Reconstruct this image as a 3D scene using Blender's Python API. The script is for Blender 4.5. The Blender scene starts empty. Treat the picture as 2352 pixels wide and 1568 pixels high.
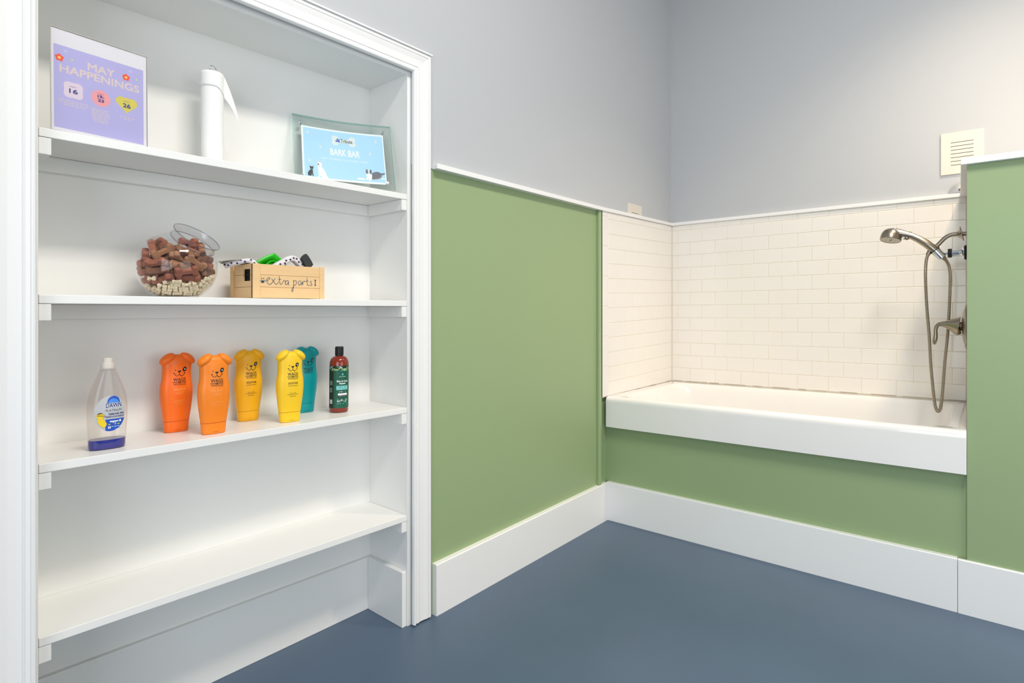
import bpy, bmesh, math, random
from mathutils import Vector, Matrix, Quaternion

sc = bpy.context.scene
COL = sc.collection
random.seed(7)
PI = math.pi

# ------------------------------------------------------------------ camera
YAW = 0.6539
cam_data = bpy.data.cameras.new('camera')
cam = bpy.data.objects.new('camera', cam_data)
COL.objects.link(cam)
cam.location = (-3.265, -1.533, 1.089)
cam.rotation_euler = (PI / 2, 0, YAW - PI / 2)
cam_data.sensor_width = 36.0
cam_data.lens = 1300.0 / 2352.0 * 36.0
cam_data.shift_x = (1176 - 1260) / 2352.0
cam_data.shift_y = (708 - 784) / 2352.0
cam_data.clip_start = 0.02
sc.camera = cam

# ------------------------------------------------------------------ world, exposure, lights
w = bpy.data.worlds.new('world')
sc.world = w
w.use_nodes = True
w.node_tree.nodes['Background'].inputs[0].default_value = (0.75, 0.82, 1.0, 1)
w.node_tree.nodes['Background'].inputs[1].default_value = 0.3
sc.view_settings.view_transform = 'Standard'
sc.view_settings.look = 'None'
sc.view_settings.gamma = 1.0
sc.view_settings.exposure = 0.07
sc.view_settings.use_curve_mapping = False


def area(name, loc, rot, sx, sy, power, color):
    d = bpy.data.lights.new(name, 'AREA')
    d.shape = 'RECTANGLE'
    d.size, d.size_y = sx, sy
    d.energy = power
    d.color = color
    o = bpy.data.objects.new(name, d)
    o.location = loc
    o.rotation_euler = rot
    COL.objects.link(o)
    return o


area('ceiling_light_room', (-2.5, -1.75, 3.33), (0, 0, 0), 1.1, 0.35, 60, (1.0, 0.94, 0.86))
area('cool_fill_light', (-5.1, -2.4, 1.3), (0, -PI / 2, 0), 1.9, 2.4, 46, (0.85, 0.92, 1.0))  # added cool fill from behind the camera, no window is built here
area('front_fill_light', (-2.4, -4.1, 1.3), (PI / 2, 0, 0), 2.2, 1.8, 24, (1.0, 0.99, 0.96))  # added fill that brightens the shelf wall from the front, not a real opening
sd = bpy.data.lights.new('ceiling_light_tub', 'SPOT')
sd.energy = 165
sd.color = (1.0, 0.79, 0.56)
sd.spot_size = math.radians(93)
sd.spot_blend = 1.0
sd.shadow_soft_size = 0.09
so = bpy.data.objects.new('ceiling_light_tub', sd)
so.location = (-0.74, -2.0, 3.33)
so.rotation_euler = (math.radians(14), 0, 0)
COL.objects.link(so)


# ------------------------------------------------------------------ materials
def lin(c):
    r = []
    for v in c:
        v /= 255.0
        r.append(v / 12.92 if v <= 0.04045 else ((v + 0.055) / 1.055) ** 2.4)
    return (*r, 1.0)


MATS = {}


def mat(name, rgb, rough=0.5, metal=0.0, spec=0.5, noise=None, bump=None, trans=0.0, ior=1.45, sss=0.0, coat=0.0):
    m = bpy.data.materials.new(name)
    m.use_nodes = True
    nt = m.node_tree
    b = nt.nodes['Principled BSDF']
    c = lin(rgb)
    b.inputs['Base Color'].default_value = c
    b.inputs['Roughness'].default_value = rough
    b.inputs['Metallic'].default_value = metal
    b.inputs['Specular IOR Level'].default_value = spec
    b.inputs['IOR'].default_value = ior
    b.inputs['Transmission Weight'].default_value = trans
    b.inputs['Coat Weight'].default_value = coat
    if sss:
        b.inputs['Subsurface Weight'].default_value = sss
        b.inputs['Subsurface Radius'].default_value = (0.02, 0.012, 0.008)
        b.inputs['Subsurface Scale'].default_value = 0.4
    tc = nt.nodes.new('ShaderNodeTexCoord')
    if noise:
        scale, amount, stretch = noise
        mp = nt.nodes.new('ShaderNodeMapping')
        mp.inputs['Scale'].default_value = stretch
        nz = nt.nodes.new('ShaderNodeTexNoise')
        nz.inputs['Scale'].default_value = scale
        nz.inputs['Detail'].default_value = 5
        mx = nt.nodes.new('ShaderNodeMix')
        mx.data_type = 'RGBA'
        mx.inputs[6].default_value = tuple(max(0, v * (1 - amount)) for v in c[:3]) + (1,)
        mx.inputs[7].default_value = tuple(min(1, v * (1 + amount)) for v in c[:3]) + (1,)
        nt.links.new(tc.outputs['Object'], mp.inputs['Vector'])
        nt.links.new(mp.outputs['Vector'], nz.inputs['Vector'])
        nt.links.new(nz.outputs['Fac'], mx.inputs[0])
        nt.links.new(mx.outputs[2], b.inputs['Base Color'])
    if bump:
        scale, strength, dist = bump
        nz2 = nt.nodes.new('ShaderNodeTexNoise')
        nz2.inputs['Scale'].default_value = scale
        nz2.inputs['Detail'].default_value = 3
        bp = nt.nodes.new('ShaderNodeBump')
        bp.inputs['Strength'].default_value = strength
        bp.inputs['Distance'].default_value = dist
        nt.links.new(tc.outputs['Object'], nz2.inputs['Vector'])
        nt.links.new(nz2.outputs['Fac'], bp.inputs['Height'])
        nt.links.new(bp.outputs['Normal'], b.inputs['Normal'])
    MATS[name] = m
    return m


def thin_glass(name, tint, gloss=(1, 1, 1, 1), rough=0.02, ior=1.45):
    m = bpy.data.materials.new(name)
    m.use_nodes = True
    nt = m.node_tree
    nt.nodes.remove(nt.nodes['Principled BSDF'])
    out = nt.nodes['Material Output']
    lw = nt.nodes.new('ShaderNodeLayerWeight')
    lw.inputs['Blend'].default_value = 0.5
    pw = nt.nodes.new('ShaderNodeMath')
    pw.operation = 'POWER'
    pw.inputs[1].default_value = 4.0
    f0 = ((ior - 1) / (ior + 1)) ** 2
    fr = nt.nodes.new('ShaderNodeMath')
    fr.operation = 'MULTIPLY_ADD'
    fr.inputs[1].default_value = 0.85 - f0
    fr.inputs[2].default_value = f0
    nt.links.new(lw.outputs['Facing'], pw.inputs[0])
    nt.links.new(pw.outputs[0], fr.inputs[0])
    tr = nt.nodes.new('ShaderNodeBsdfTransparent')
    tr.inputs['Color'].default_value = tint
    gl = nt.nodes.new('ShaderNodeBsdfGlossy')
    gl.inputs['Color'].default_value = gloss
    gl.inputs['Roughness'].default_value = rough
    mx = nt.nodes.new('ShaderNodeMixShader')
    nt.links.new(fr.outputs[0], mx.inputs[0])
    nt.links.new(tr.outputs[0], mx.inputs[1])
    nt.links.new(gl.outputs[0], mx.inputs[2])
    nt.links.new(mx.outputs[0], out.inputs['Surface'])
    MATS[name] = m
    return m


mat('wall_grey', (191, 194, 197), 0.7, bump=(90, 0.12, 0.002))
mat('ceiling_white', (238, 238, 238), 0.8)
mat('green_paint', (152, 173, 128), 0.42, bump=(70, 0.10, 0.002))
mat('white_gloss', (242, 242, 239), 0.32, bump=(60, 0.05, 0.001))
mat('white_trim', (242, 242, 241), 0.30)
mat('tile_white', (240, 236, 229), 0.16, coat=0.3)
mat('grout', (226, 215, 196), 0.8)
mat('caulk_dirty', (150, 132, 108), 0.8)
mat('floor_blue', (80, 99, 121), 0.38, noise=(3.5, 0.10, (1, 1, 1)), bump=(25, 0.06, 0.003))
mat('tub_white', (243, 241, 238), 0.12, coat=0.4)
mat('nickel', (160, 150, 134), 0.27, metal=1.0)
mat('nickel_dark', (120, 106, 86), 0.35, metal=1.0)
mat('chrome', (215, 218, 224), 0.08, metal=1.0)
mat('black_rubber', (28, 28, 30), 0.55)
mat('spray_face', (205, 196, 178), 0.4)
mat('vent_cream', (224, 217, 204), 0.45)
mat('dark_slot', (44, 40, 36), 0.8)
mat('paper_white', (246, 246, 244), 0.85, bump=(420, 0.25, 0.001))
mat('card_core', (196, 176, 150), 0.9)
mat('lilac', (186, 182, 230), 0.55)
mat('print_border', (232, 230, 236), 0.5)
mat('cream_letter', (226, 208, 205), 0.5)
mat('badge_pale', (228, 212, 226), 0.5)
mat('badge_coral', (244, 166, 172), 0.5)
mat('badge_yellow', (222, 208, 92), 0.5)
mat('navy', (72, 78, 140), 0.5)
mat('flower_red', (246, 92, 62), 0.5)
mat('flower_yellow', (250, 214, 96), 0.5)
mat('sparkle', (208, 212, 244), 0.5)
mat('glow_blue', (160, 196, 232), 0.5)
mat('print_white', (246, 247, 249), 0.5)
mat('sky_blue', (178, 217, 246), 0.45)
mat('soft_cream', (226, 230, 232), 0.5)
mat('print_black', (30, 30, 34), 0.5)
mat('print_grey', (104, 104, 116), 0.5)
mat('print_brown', (140, 108, 112), 0.5)
mat('pale_pink', (230, 206, 210), 0.5)
mat('bright_blue', (64, 98, 214), 0.5)
mat('pine', (238, 200, 148), 0.55, noise=(14, 0.10, (0.6, 6, 9)))
mat('pine_dark', (150, 104, 62), 0.7)
mat('ink_blue', (34, 74, 98), 0.5)
mat('lime_plastic', (34, 190, 22), 0.3)
mat('lime_dark', (20, 140, 16), 0.35)
mat('bandana', (232, 226, 232), 0.9, bump=(300, 0.3, 0.001))
mat('grey_lining', (150, 148, 140), 0.9)
mat('charcoal_fabric', (58, 60, 60), 0.85, bump=(400, 0.3, 0.001))
mat('hole_dark', (24, 23, 22), 0.9)
mat('orange_plastic', (255, 116, 28), 0.34, sss=0.25)
mat('amber_orange_plastic', (255, 140, 34), 0.34, sss=0.25)
mat('yellow_plastic', (255, 208, 40), 0.34, sss=0.25)
mat('deep_yellow_plastic', (254, 186, 24), 0.34, sss=0.25)
mat('teal_plastic', (0, 160, 166), 0.34, sss=0.25)
mat('seam_orange', (214, 74, 10), 0.5)
mat('seam_yellow', (216, 148, 6), 0.5)
mat('seam_teal', (0, 116, 124), 0.5)
mat('pale_orange', (255, 168, 84), 0.5)
mat('print_ochre', (140, 92, 8), 0.5)
mat('soap_blue', (38, 44, 150), 0.12, coat=0.5)
mat('soap_cap', (218, 211, 202), 0.35)
mat('label_silver', (196, 198, 200), 0.4)
mat('label_blue', (36, 84, 190), 0.4)
mat('label_sky', (74, 142, 236), 0.4)
mat('label_navy', (24, 38, 120), 0.4)
mat('label_steel', (96, 100, 116), 0.4)
mat('duck_yellow', (248, 212, 40), 0.5)
mat('duck_brown', (60, 44, 26), 0.5)
mat('duck_bill', (214, 140, 120), 0.5)
mat('lime_print', (196, 220, 40), 0.5)
mat('amber', (132, 40, 16), 0.1, coat=0.6)
mat('amber_dark', (92, 40, 26), 0.12, coat=0.6)
mat('cap_black', (22, 22, 23), 0.35)
mat('label_green', (18, 92, 70), 0.4)
mat('label_dark', (34, 40, 36), 0.4)
mat('mint', (128, 206, 204), 0.4)
mat('leaf_lime', (180, 206, 90), 0.4)
mat('leaf_green', (60, 150, 70), 0.4)
mat('leaf_pale', (196, 220, 214), 0.4)
mat('biscuit_brown', (172, 122, 88), 0.8, bump=(180, 0.4, 0.002))
mat('biscuit_red', (158, 96, 74), 0.8, bump=(180, 0.4, 0.002))
mat('biscuit_dark', (130, 88, 66), 0.8, bump=(180, 0.4, 0.002))
mat('biscuit_cream', (238, 222, 188), 0.8, bump=(180, 0.3, 0.002))
thin_glass('clear_plastic', (0.985, 0.985, 0.985, 1))
thin_glass('jar_plastic', (0.965, 0.965, 0.972, 1), ior=1.5)
thin_glass('soap_plastic', (0.935, 0.92, 0.905, 1), ior=1.45, rough=0.06)
thin_glass('green_glass', (0.968, 0.992, 0.986, 1), ior=1.5)
mat('glass_edge', (168, 218, 206), 0.2)
thin_glass('jar_bead', (0.74, 0.74, 0.79, 1), ior=1.7)
thin_glass('jar_rim', (0.94, 0.94, 0.95, 1), ior=1.6)
mat('brushed_dome', (216, 215, 214), 0.28, metal=0.6)
mat('acrylic_edge', (244, 238, 230), 0.25)


# ------------------------------------------------------------------ mesh collector
class G:
    def __init__(self):
        self.v, self.f, self.m, self.s, self.names = [], [], [], [], []

    def mi(self, name):
        if name not in self.names:
            self.names.append(name)
        return self.names.index(name)

    def add(self, verts, faces, m, smooth=False):
        b = len(self.v)
        self.v += [tuple(p) for p in verts]
        k = self.mi(m)
        for f in faces:
            self.f.append([b + i for i in f])
            self.m.append(k)
            self.s.append(smooth)
        return b

    def box(self, lo, hi, m, M=None):
        x0, y0, z0 = lo
        x1, y1, z1 = hi
        vs = [Vector(p) for p in ((x0, y0, z0), (x1, y0, z0), (x1, y1, z0), (x0, y1, z0), (x0, y0, z1), (x1, y0, z1), (x1, y1, z1), (x0, y1, z1))]
        if M:
            vs = [M @ p for p in vs]
        self.hexa(vs, m)

    def hexa(self, vs, m):
        self.add(vs, [(0, 3, 2, 1), (4, 5, 6, 7), (0, 1, 5, 4), (1, 2, 6, 5), (2, 3, 7, 6), (3, 0, 4, 7)], m)

    def rings(self, rings, m, smooth=True, closed=True, cap0=False, cap1=False):
        n = len(rings[0])
        vs = [p for r in rings for p in r]
        fs = []
        for a in range(len(rings) - 1):
            for i in range(n if closed else n - 1):
                j = (i + 1) % n
                fs.append((a * n + i, a * n + j, (a + 1) * n + j, (a + 1) * n + i))
        if cap0:
            fs.append(tuple(range(n))[::-1])
        if cap1:
            fs.append(tuple((len(rings) - 1) * n + i for i in range(n)))
        self.add(vs, fs, m, smooth)

    def lathe(self, prof, m, M=None, n=40, smooth=True, cap0=False, cap1=False):
        rs = []
        for r, z in prof:
            rs.append([Vector((r * math.cos(2 * PI * i / n), r * math.sin(2 * PI * i / n), z)) for i in range(n)])
        if M:
            rs = [[M @ p for p in r] for r in rs]
        self.rings(rs, m, smooth, True, cap0, cap1)

    def tube(self, pts, rad, m, n=12, caps=True, flat=1.0):
        pts = [Vector(p) for p in pts]
        rads = rad if isinstance(rad, (list, tuple)) else [rad] * len(pts)
        rs = []
        up = None
        for i, p in enumerate(pts):
            t = (pts[min(i + 1, len(pts) - 1)] - pts[max(i - 1, 0)]).normalized()
            if up is None:
                up = Vector((0, 0, 1)) if abs(t.z) < 0.9 else Vector((1, 0, 0))
            s = t.cross(up)
            s = s.normalized() if s.length > 1e-6 else t.orthogonal().normalized()
            up = s.cross(t).normalized()
            rs.append([p + rads[i] * (math.cos(2 * PI * k / n) * s + flat * math.sin(2 * PI * k / n) * up) for k in range(n)])
        self.rings(rs, m, True, True, caps, caps)

    def ellipsoid(self, c, r, m, M=None, n=24, k=14):
        rs = []
        for j in range(1, k):
            t = PI * j / k
            rs.append([Vector((r[0] * math.sin(t) * math.cos(2 * PI * i / n), r[1] * math.sin(t) * math.sin(2 * PI * i / n), r[2] * math.cos(t))) for i in range(n)])
        R = M or Matrix.Identity(3)
        rs = [[R @ p + Vector(c) for p in q] for q in rs]
        vs_top = R @ Vector((0, 0, r[2])) + Vector(c)
        vs_bot = R @ Vector((0, 0, -r[2])) + Vector(c)
        b = len(self.v)
        self.rings(rs[::-1], m)
        nb = self.add([vs_top, vs_bot], [], m)
        kk = self.mi(m)
        L = len(rs) - 1
        for i in range(n):
            j = (i + 1) % n
            self.f.append([b + L * n + i, b + L * n + j, nb])
            self.m.append(kk)
            self.s.append(True)
            self.f.append([b + j, b + i, nb + 1])
            self.m.append(kk)
            self.s.append(True)

    def torus(self, c, R, r, m, M=None, n=40, k=12, sx=1.0, sy=1.0):
        rs = []
        for i in range(n + 1):
            a = 2 * PI * i / n
            q = []
            for j in range(k):
                b = 2 * PI * j / k
                p = Vector((sx * (R + r * math.cos(b)) * math.cos(a), sy * (R + r * math.cos(b)) * math.sin(a), r * math.sin(b)))
                q.append((M @ p if M else p) + Vector(c))
            rs.append(q)
        self.rings(rs, m)

    # flat artwork laid on a surface: fn(x, y, lift) -> point
    def poly(self, pts, m, fn, lift=0.0003):
        self.add([fn(x, y, lift) for x, y in pts], [tuple(range(len(pts)))], m)

    def disc(self, cx, cy, rx, m, fn, lift=0.0003, ry=None, n=20, rot=0.0):
        ry = rx if ry is None else ry
        c, s = math.cos(rot), math.sin(rot)
        pts = []
        for i in range(n):
            a = 2 * PI * i / n
            x, y = rx * math.cos(a), ry * math.sin(a)
            pts.append((cx + x * c - y * s, cy + x * s + y * c))
        self.poly(pts, m, fn, lift)

    def stroke(self, pts, wd, m, fn, lift=0.0004):
        vs, fs = [], []
        pts = [(p[0] + (q[0] - p[0]) * k / 6, p[1] + (q[1] - p[1]) * k / 6) for p, q in zip(pts, pts[1:]) for k in range(6)] + [pts[-1]]
        for i, (x, y) in enumerate(pts):
            x0, y0 = pts[max(i - 1, 0)]
            x1, y1 = pts[min(i + 1, len(pts) - 1)]
            L = math.hypot(x1 - x0, y1 - y0) or 1
            nx, ny = -(y1 - y0) / L * wd / 2, (x1 - x0) / L * wd / 2
            vs += [fn(x + nx, y + ny, lift), fn(x - nx, y - ny, lift)]
        for i in range(len(pts) - 1):
            fs.append((2 * i, 2 * i + 1, 2 * i + 3, 2 * i + 2))
        self.add(vs, fs, m)

    def rect(self, x0, y0, x1, y1, m, fn, lift=0.0002, nx=1, ny=1):
        vs, fs = [], []
        for j in range(ny + 1):
            for i in range(nx + 1):
                vs.append(fn(x0 + (x1 - x0) * i / nx, y0 + (y1 - y0) * j / ny, lift))
        for j in range(ny):
            for i in range(nx):
                a = j * (nx + 1) + i
                fs.append((a, a + 1, a + nx + 2, a + nx + 1))
        self.add(vs, fs, m)

    def text(self, s, x0, y0, x1, y1, m, fn, lift=0.0004, bold=0.0, shear=0.0, heavy=0.0):
        cu = bpy.data.curves.new('lettering', 'FONT')
        cu.body = s
        cu.size = 1.0
        cu.resolution_u = 3
        cu.offset = bold
        cu.shear = shear
        o = bpy.data.objects.new('lettering', cu)
        COL.objects.link(o)
        dg = bpy.context.evaluated_depsgraph_get()
        me = bpy.data.meshes.new_from_object(o.evaluated_get(dg))
        vs = [v.co.copy() for v in me.vertices]
        fs = [tuple(p.vertices) for p in me.polygons]
        bpy.data.objects.remove(o)
        bpy.data.curves.remove(cu)
        bpy.data.meshes.remove(me)
        if not vs:
            return
        ax, bx = min(v.x for v in vs), max(v.x for v in vs)
        ay, by = min(v.y for v in vs), max(v.y for v in vs)
        for k, (ox, oy) in enumerate(((0, 0), (heavy, 0), (0, heavy), (heavy, heavy)) if heavy else ((0, 0),)):
            q = [fn(x0 + ox + (v.x - ax) / (bx - ax) * (x1 - x0 - heavy), y0 + oy + (v.y - ay) / max(by - ay, 1e-6) * (y1 - y0 - heavy), lift + k * 5e-6) for v in vs]
            self.add(q, fs, m)

    def words(self, x0, x1, y, h, m, fn, lift=0.0004, seed=0):
        rnd = random.Random(seed)
        x = x0
        while x < x1 - h:
            L = min(h * rnd.uniform(3.0, 7.0), x1 - x)
            self.rect(x, y, x + L, y + h, m, fn, lift)
            x += L + h * 1.1

    def build(self, name, parent=None, bevel=0.0, fix=False, kind=None, segs=2):
        me = bpy.data.meshes.new(name)
        me.from_pydata([tuple(p) for p in self.v], [], self.f)
        for nm in self.names:
            me.materials.append(MATS[nm])
        for p, k, s in zip(me.polygons, self.m, self.s):
            p.material_index = k
            p.use_smooth = s
        if fix:
            bm = bmesh.new()
            bm.from_mesh(me)
            bmesh.ops.recalc_face_normals(bm, faces=bm.faces)
            bm.to_mesh(me)
            bm.free()
        if any(self.s):
            me.set_sharp_from_angle(angle=0.62)
        me.update()
        o = bpy.data.objects.new(name, me)
        COL.objects.link(o)
        if parent:
            o.parent = parent
        if bevel:
            bv = o.modifiers.new('bevel', 'BEVEL')
            bv.width = bevel
            bv.segments = segs
            bv.limit_method = 'ANGLE'
            bv.angle_limit = 0.6
        if kind:
            o['kind'] = kind
        return o


def thing(name, label, cat, loc=(0, 0, 0), rz=0.0, group=None):
    o = bpy.data.objects.new(name, None)
    o.empty_display_size = 0.05
    COL.objects.link(o)
    o.location = loc
    o.rotation_euler = (0, 0, rz)
    o['label'] = label
    o['category'] = cat
    if group:
        o['group'] = group
    return o


def tag(o, label, cat, group=None):
    o['label'] = label
    o['category'] = cat
    if group:
        o['group'] = group
    return o


def frame(d, up=Vector((0, 0, 1))):
    z = Vector(d).normalized()
    x = up.cross(z)
    x = x.normalized() if x.length > 1e-5 else z.orthogonal().normalized()
    y = z.cross(x)
    return Matrix((x, y, z)).transposed()


def axial(p, d):
    return Matrix.Translation(Vector(p)) @ frame(d).to_4x4()


# ------------------------------------------------------------------ room shell
WA, WB = 0.018, 0.02          # plaster faces of the left and the back wall
CEIL = 3.4
X_OUT, Y_OUT = -5.2, -4.2
NX0, NX1, NTOP = -2.985, -2.006, 1.905     # opening of the shelf recess

g = G()
g.box((X_OUT - 0.1, Y_OUT - 0.1, -0.1), (0.4, 0.4, 0), 'floor_blue')
g.build('floor', kind='structure')
g = G()
g.box((X_OUT - 0.1, Y_OUT - 0.1, CEIL), (0.4, 0.4, CEIL + 0.1), 'ceiling_white')
g.build('ceiling', kind='structure')

g = G()                        # left wall with the recess left open, plaster above the wainscot
g.box((X_OUT, WA, 0), (NX0, 0.3, CEIL), 'wall_grey')
g.box((NX0, WA, NTOP), (NX1, 0.3, CEIL), 'wall_grey')
g.box((NX1, WA, 1.585), (WB + 0.1, 0.3, CEIL), 'wall_grey')
g.box((NX1, 0.034, 0), (WB + 0.1, 0.3, 1.585), 'wall_grey')
g.build('wall_left', kind='structure')
g = G()
g.box((WB, Y_OUT, 0), (WB + 0.1, WA + 0.2, CEIL), 'wall_grey')
g.build('wall_back', kind='structure')
g = G()
g.box((X_OUT - 0.1, Y_OUT, 0), (X_OUT, 0.3, CEIL), 'wall_grey')
g.build('wall_front', kind='structure')
g = G()
g.box((X_OUT - 0.1, Y_OUT - 0.1, 0), (WB + 0.1, Y_OUT, CEIL), 'wall_grey')
g.build('wall_right', kind='structure')

# green painted boards
g = G()
g.box((-1.935, 0.022, 0.0), (-0.735, 0.034, 1.588), 'green_paint')
g.build('wall_wainscot', kind='structure')
AP = -0.742
g = G()
g.box((AP, -1.4893, 0.0), (AP + 0.02, 0.0215, 0.52), 'green_paint')
g.build('wall_apron', kind='structure')
PX = -0.755
g = G()
g.hexa([(PX, -2.30, 0), (WB, -2.30, 0), (WB, -1.486, 0), (PX, -1.4895, 0), (PX, -2.30, 1.599), (WB, -2.30, 1.599), (WB, -1.486, 1.599), (PX, -1.4895, 1.599)], 'green_paint')
g.build('wall_partition', kind='structure')
# round-nosed green bead between wainscot and tile
g = G()
g.box((-0.836, 0.004, 0.192), (-0.811, 0.024, 1.587), 'green_paint')
g.build('trim_5', kind='structure', bevel=0.006, segs=3)


# tiles ------------------------------------------------------------
def tiles(g, fn, rows, cols_of, thick=0.0):
    """fn(u, z, depth); rows: list of (z0 fn, z1 fn)"""
    gp, bv = 0.0009, 0.0018
    for k, (za, zb) in enumerate(rows):
        for (u0, u1) in cols_of(k):
            a, b = u0 + gp, u1 - gp
            if b - a < 0.004:
                continue
            def P(u, lo, ins, d):
                return fn(u, (za(u) - gp - ins) if not lo else (zb(u) + gp + ins), d)
            base = [P(a, True, 0, -0.0012), P(b, True, 0, -0.0012), P(b, False, 0, -0.0012), P(a, False, 0, -0.0012)]
            top = [P(a + bv, True, bv, 0), P(b - bv, True, bv, 0), P(b - bv, False, bv, 0), P(a + bv, False, bv, 0)]
            g.add(base + top, [(4, 5, 6, 7), (0, 1, 5, 4), (1, 2, 6, 5), (2, 3, 7, 6), (3, 0, 4, 7)], 'tile_white')


PITCH = 0.07695
TL = 0.1538


def cuts(off, L):
    xs = [0.0]
    k = off
    while k < L:
        if k > 0.004:
            xs.append(k)
        k += TL
    xs.append(L)
    return list(zip(xs, xs[1:]))


LB = 1.4748
zB = lambda i: (lambda u: 1.569 + 0.0105 * u / LB - i * PITCH)
capB = lambda u: 1.603 + 0.008 * u / LB
rimB = lambda u: 0.6395 + 0.0125 * u
rowsB = [(capB, zB(0))] + [(zB(i), zB(i + 1)) for i in range(11)] + [(zB(11), rimB)]
g = G()
tiles(g, lambda u, z, d: (0.0 - d, -u, z), rowsB, lambda k: cuts(0.0376 if k % 2 == 1 else 0.1195, LB))
g.hexa([(0.0012, -LB - 0.01, 0.60), (WB, -LB - 0.01, 0.60), (WB, 0.017, 0.60), (0.0012, 0.017, 0.60), (0.0012, -LB - 0.01, 1.61), (WB, -LB - 0.01, 1.61), (WB, 0.017, 1.605), (0.0012, 0.017, 1.605)], 'grout')
rnd = random.Random(3)
u = 0.01
while u < LB - 0.02:           # worn caulk line along the tub
    L = rnd.uniform(0.03, 0.14)
    h = rnd.uniform(0.0008, 0.0022)
    g.add([(-0.0006, -u, rimB(u) + 0.002), (-0.0006, -u - L, rimB(u + L) + 0.002), (-0.0006, -u - L, rimB(u + L) + 0.002 + h), (-0.0006, -u, rimB(u) + 0.002 + h)], [(0, 1, 2, 3)], 'caulk_dirty')
    u += L + rnd.uniform(0.0, 0.07)
g.build('wall_tile_back', kind='structure')

zA = lambda i: (lambda u: 1.569 - 0.0187 * u / 0.755 - i * (PITCH - 0.00025 * u / 0.755))
capA = lambda u: 1.602 - 0.0165 * u / 0.82
rimA = lambda u: 0.6395 - 0.006 * u / 0.8
rowsA = [(capA, zA(0))] + [(zA(i), zA(i + 1)) for i in range(11)] + [(zA(11), rimA)]
g = G()
YA = 0.002
tiles(g, lambda u, z, d: (-u, YA - d, z), rowsA, lambda k: cuts(0.1195 if k % 2 == 1 else 0.0376, 0.755))
edges = [1.592, 1.5626, 1.4086, 1.2545, 1.1003, 0.9462, 0.792, 0.637]
fnb = lambda u, z, d: (-u, YA - d, z)
tiles(g, fnb, [((lambda u, a=a: a), (lambda u, b=b: b)) for a, b in zip(edges, edges[1:])], lambda k: [(0.7555, 0.8105)])
g.box((-0.8105, YA + 0.0012, 0.634), (0.0012, 0.034, 1.59), 'grout')
g.box((-0.8105, YA + 0.0002, 0.636), (-0.8085, 0.03, 1.588), 'tile_white')
u = 0.02
while u < 0.74:
    L = rnd.uniform(0.03, 0.12)
    g.add([(-u, YA - 0.0004, rimA(u) + 0.002), (-u - L, YA - 0.0004, rimA(u + L) + 0.002), (-u - L, YA - 0.0004, rimA(u + L) + 0.0032), (-u, YA - 0.0004, rimA(u) + 0.0032)], [(0, 1, 2, 3)], 'caulk_dirty')
    u += L + rnd.uniform(0.02, 0.16)
g.build('wall_tile_left', kind='structure')

g = G()                        # tiled inner face of the partition
rowsP = [((lambda u, i=i: 1.599 if i == 0 else 1.5795 - (i - 1) * PITCH), (lambda u, i=i: 1.5795 - i * PITCH)) for i in range(13)]
tiles(g, lambda u, z, d: (-u, -1.4765 - 0.0125 * u / 0.755 + d, z), rowsP, lambda k: cuts(0.1195 if k % 2 == 1 else 0.0376, 0.75))
g.hexa([(-0.752, -1.4895, 0.60), (0.0, -1.4865, 0.60), (0.0, -1.4777, 0.60), (-0.752, -1.489, 0.60), (-0.752, -1.4895, 1.599), (0.0, -1.4865, 1.599), (0.0, -1.4777, 1.599), (-0.752, -1.489, 1.599)], 'grout')
g.build('wall_tile_partition', kind='structure')

# caps ------------------------------------------------------------
g = G()
pts = [(-1.9174, 1.583, 1.6014), (-0.82, 1.5855, 1.6036), (-0.006, 1.6015, 1.619)]
rs = [[(x, -0.006, a), (x, 0.03, a), (x, 0.03, b), (x, -0.006, b)] for x, a, b in pts]
g.rings(rs, 'white_trim', False, True, True, True)
g.build('trim_1', kind='structure', bevel=0.0015, fix=True)
g = G()
rs = [[(-0.010, y, a), (0.03, y, a), (0.03, y, b), (-0.010, y, b)] for y, a, b in ((0.0, 1.6015, 1.619), (-1.458, 1.608, 1.6265))]
g.rings(rs, 'white_trim', False, True, True, True)
g.build('trim_2', kind='structure', bevel=0.0015, fix=True)
g = G()
g.hexa([(-0.778, -2.32, 1.599), (0.012, -2.32, 1.599), (0.012, -1.451, 1.609), (-0.778, -1.4720, 1.599), (-0.778, -2.32, 1.6215), (0.012, -2.32, 1.6215), (0.012, -1.451, 1.6275), (-0.778, -1.4720, 1.6215)], 'white_trim')
g.build('trim_3', kind='structure', bevel=0.0015, fix=True)

# baseboards --------------------------------------------------------
g = G()
rs = [[(x, -0.001, 0), (x, 0.024, 0), (x, 0.024, t), (x, 0.002, t), (x, -0.001, t - 0.003)] for x, t in ((-1.9174, 0.1815), (-0.762, 0.193))]
g.rings(rs, 'white_trim', False, True, True, True)
g.build('baseboard_left', kind='structure', fix=True)
g = G()
rs = [[(-0.765, y, 0), (AP + 0.002, y, 0), (AP + 0.002, y, t), (-0.762, y, t), (-0.765, y, t - 0.003)] for y, t in ((0.006, 0.1945), (-1.4622, 0.1925))]
g.rings(rs, 'white_trim', False, True, True, True)
g.build('baseboard_back', kind='structure', fix=True)
g = G()
rs = [[(-0.7665, y, 0), (PX + 0.002, y, 0), (PX + 0.002, y, t), (-0.7635, y, t), (-0.7665, y, t - 0.003)] for y, t in ((-1.4636, 0.1925), (-2.3, 0.187))]
g.rings(rs, 'white_trim', False, True, True, True)
g.build('baseboard_right', kind='structure', fix=True)

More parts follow.
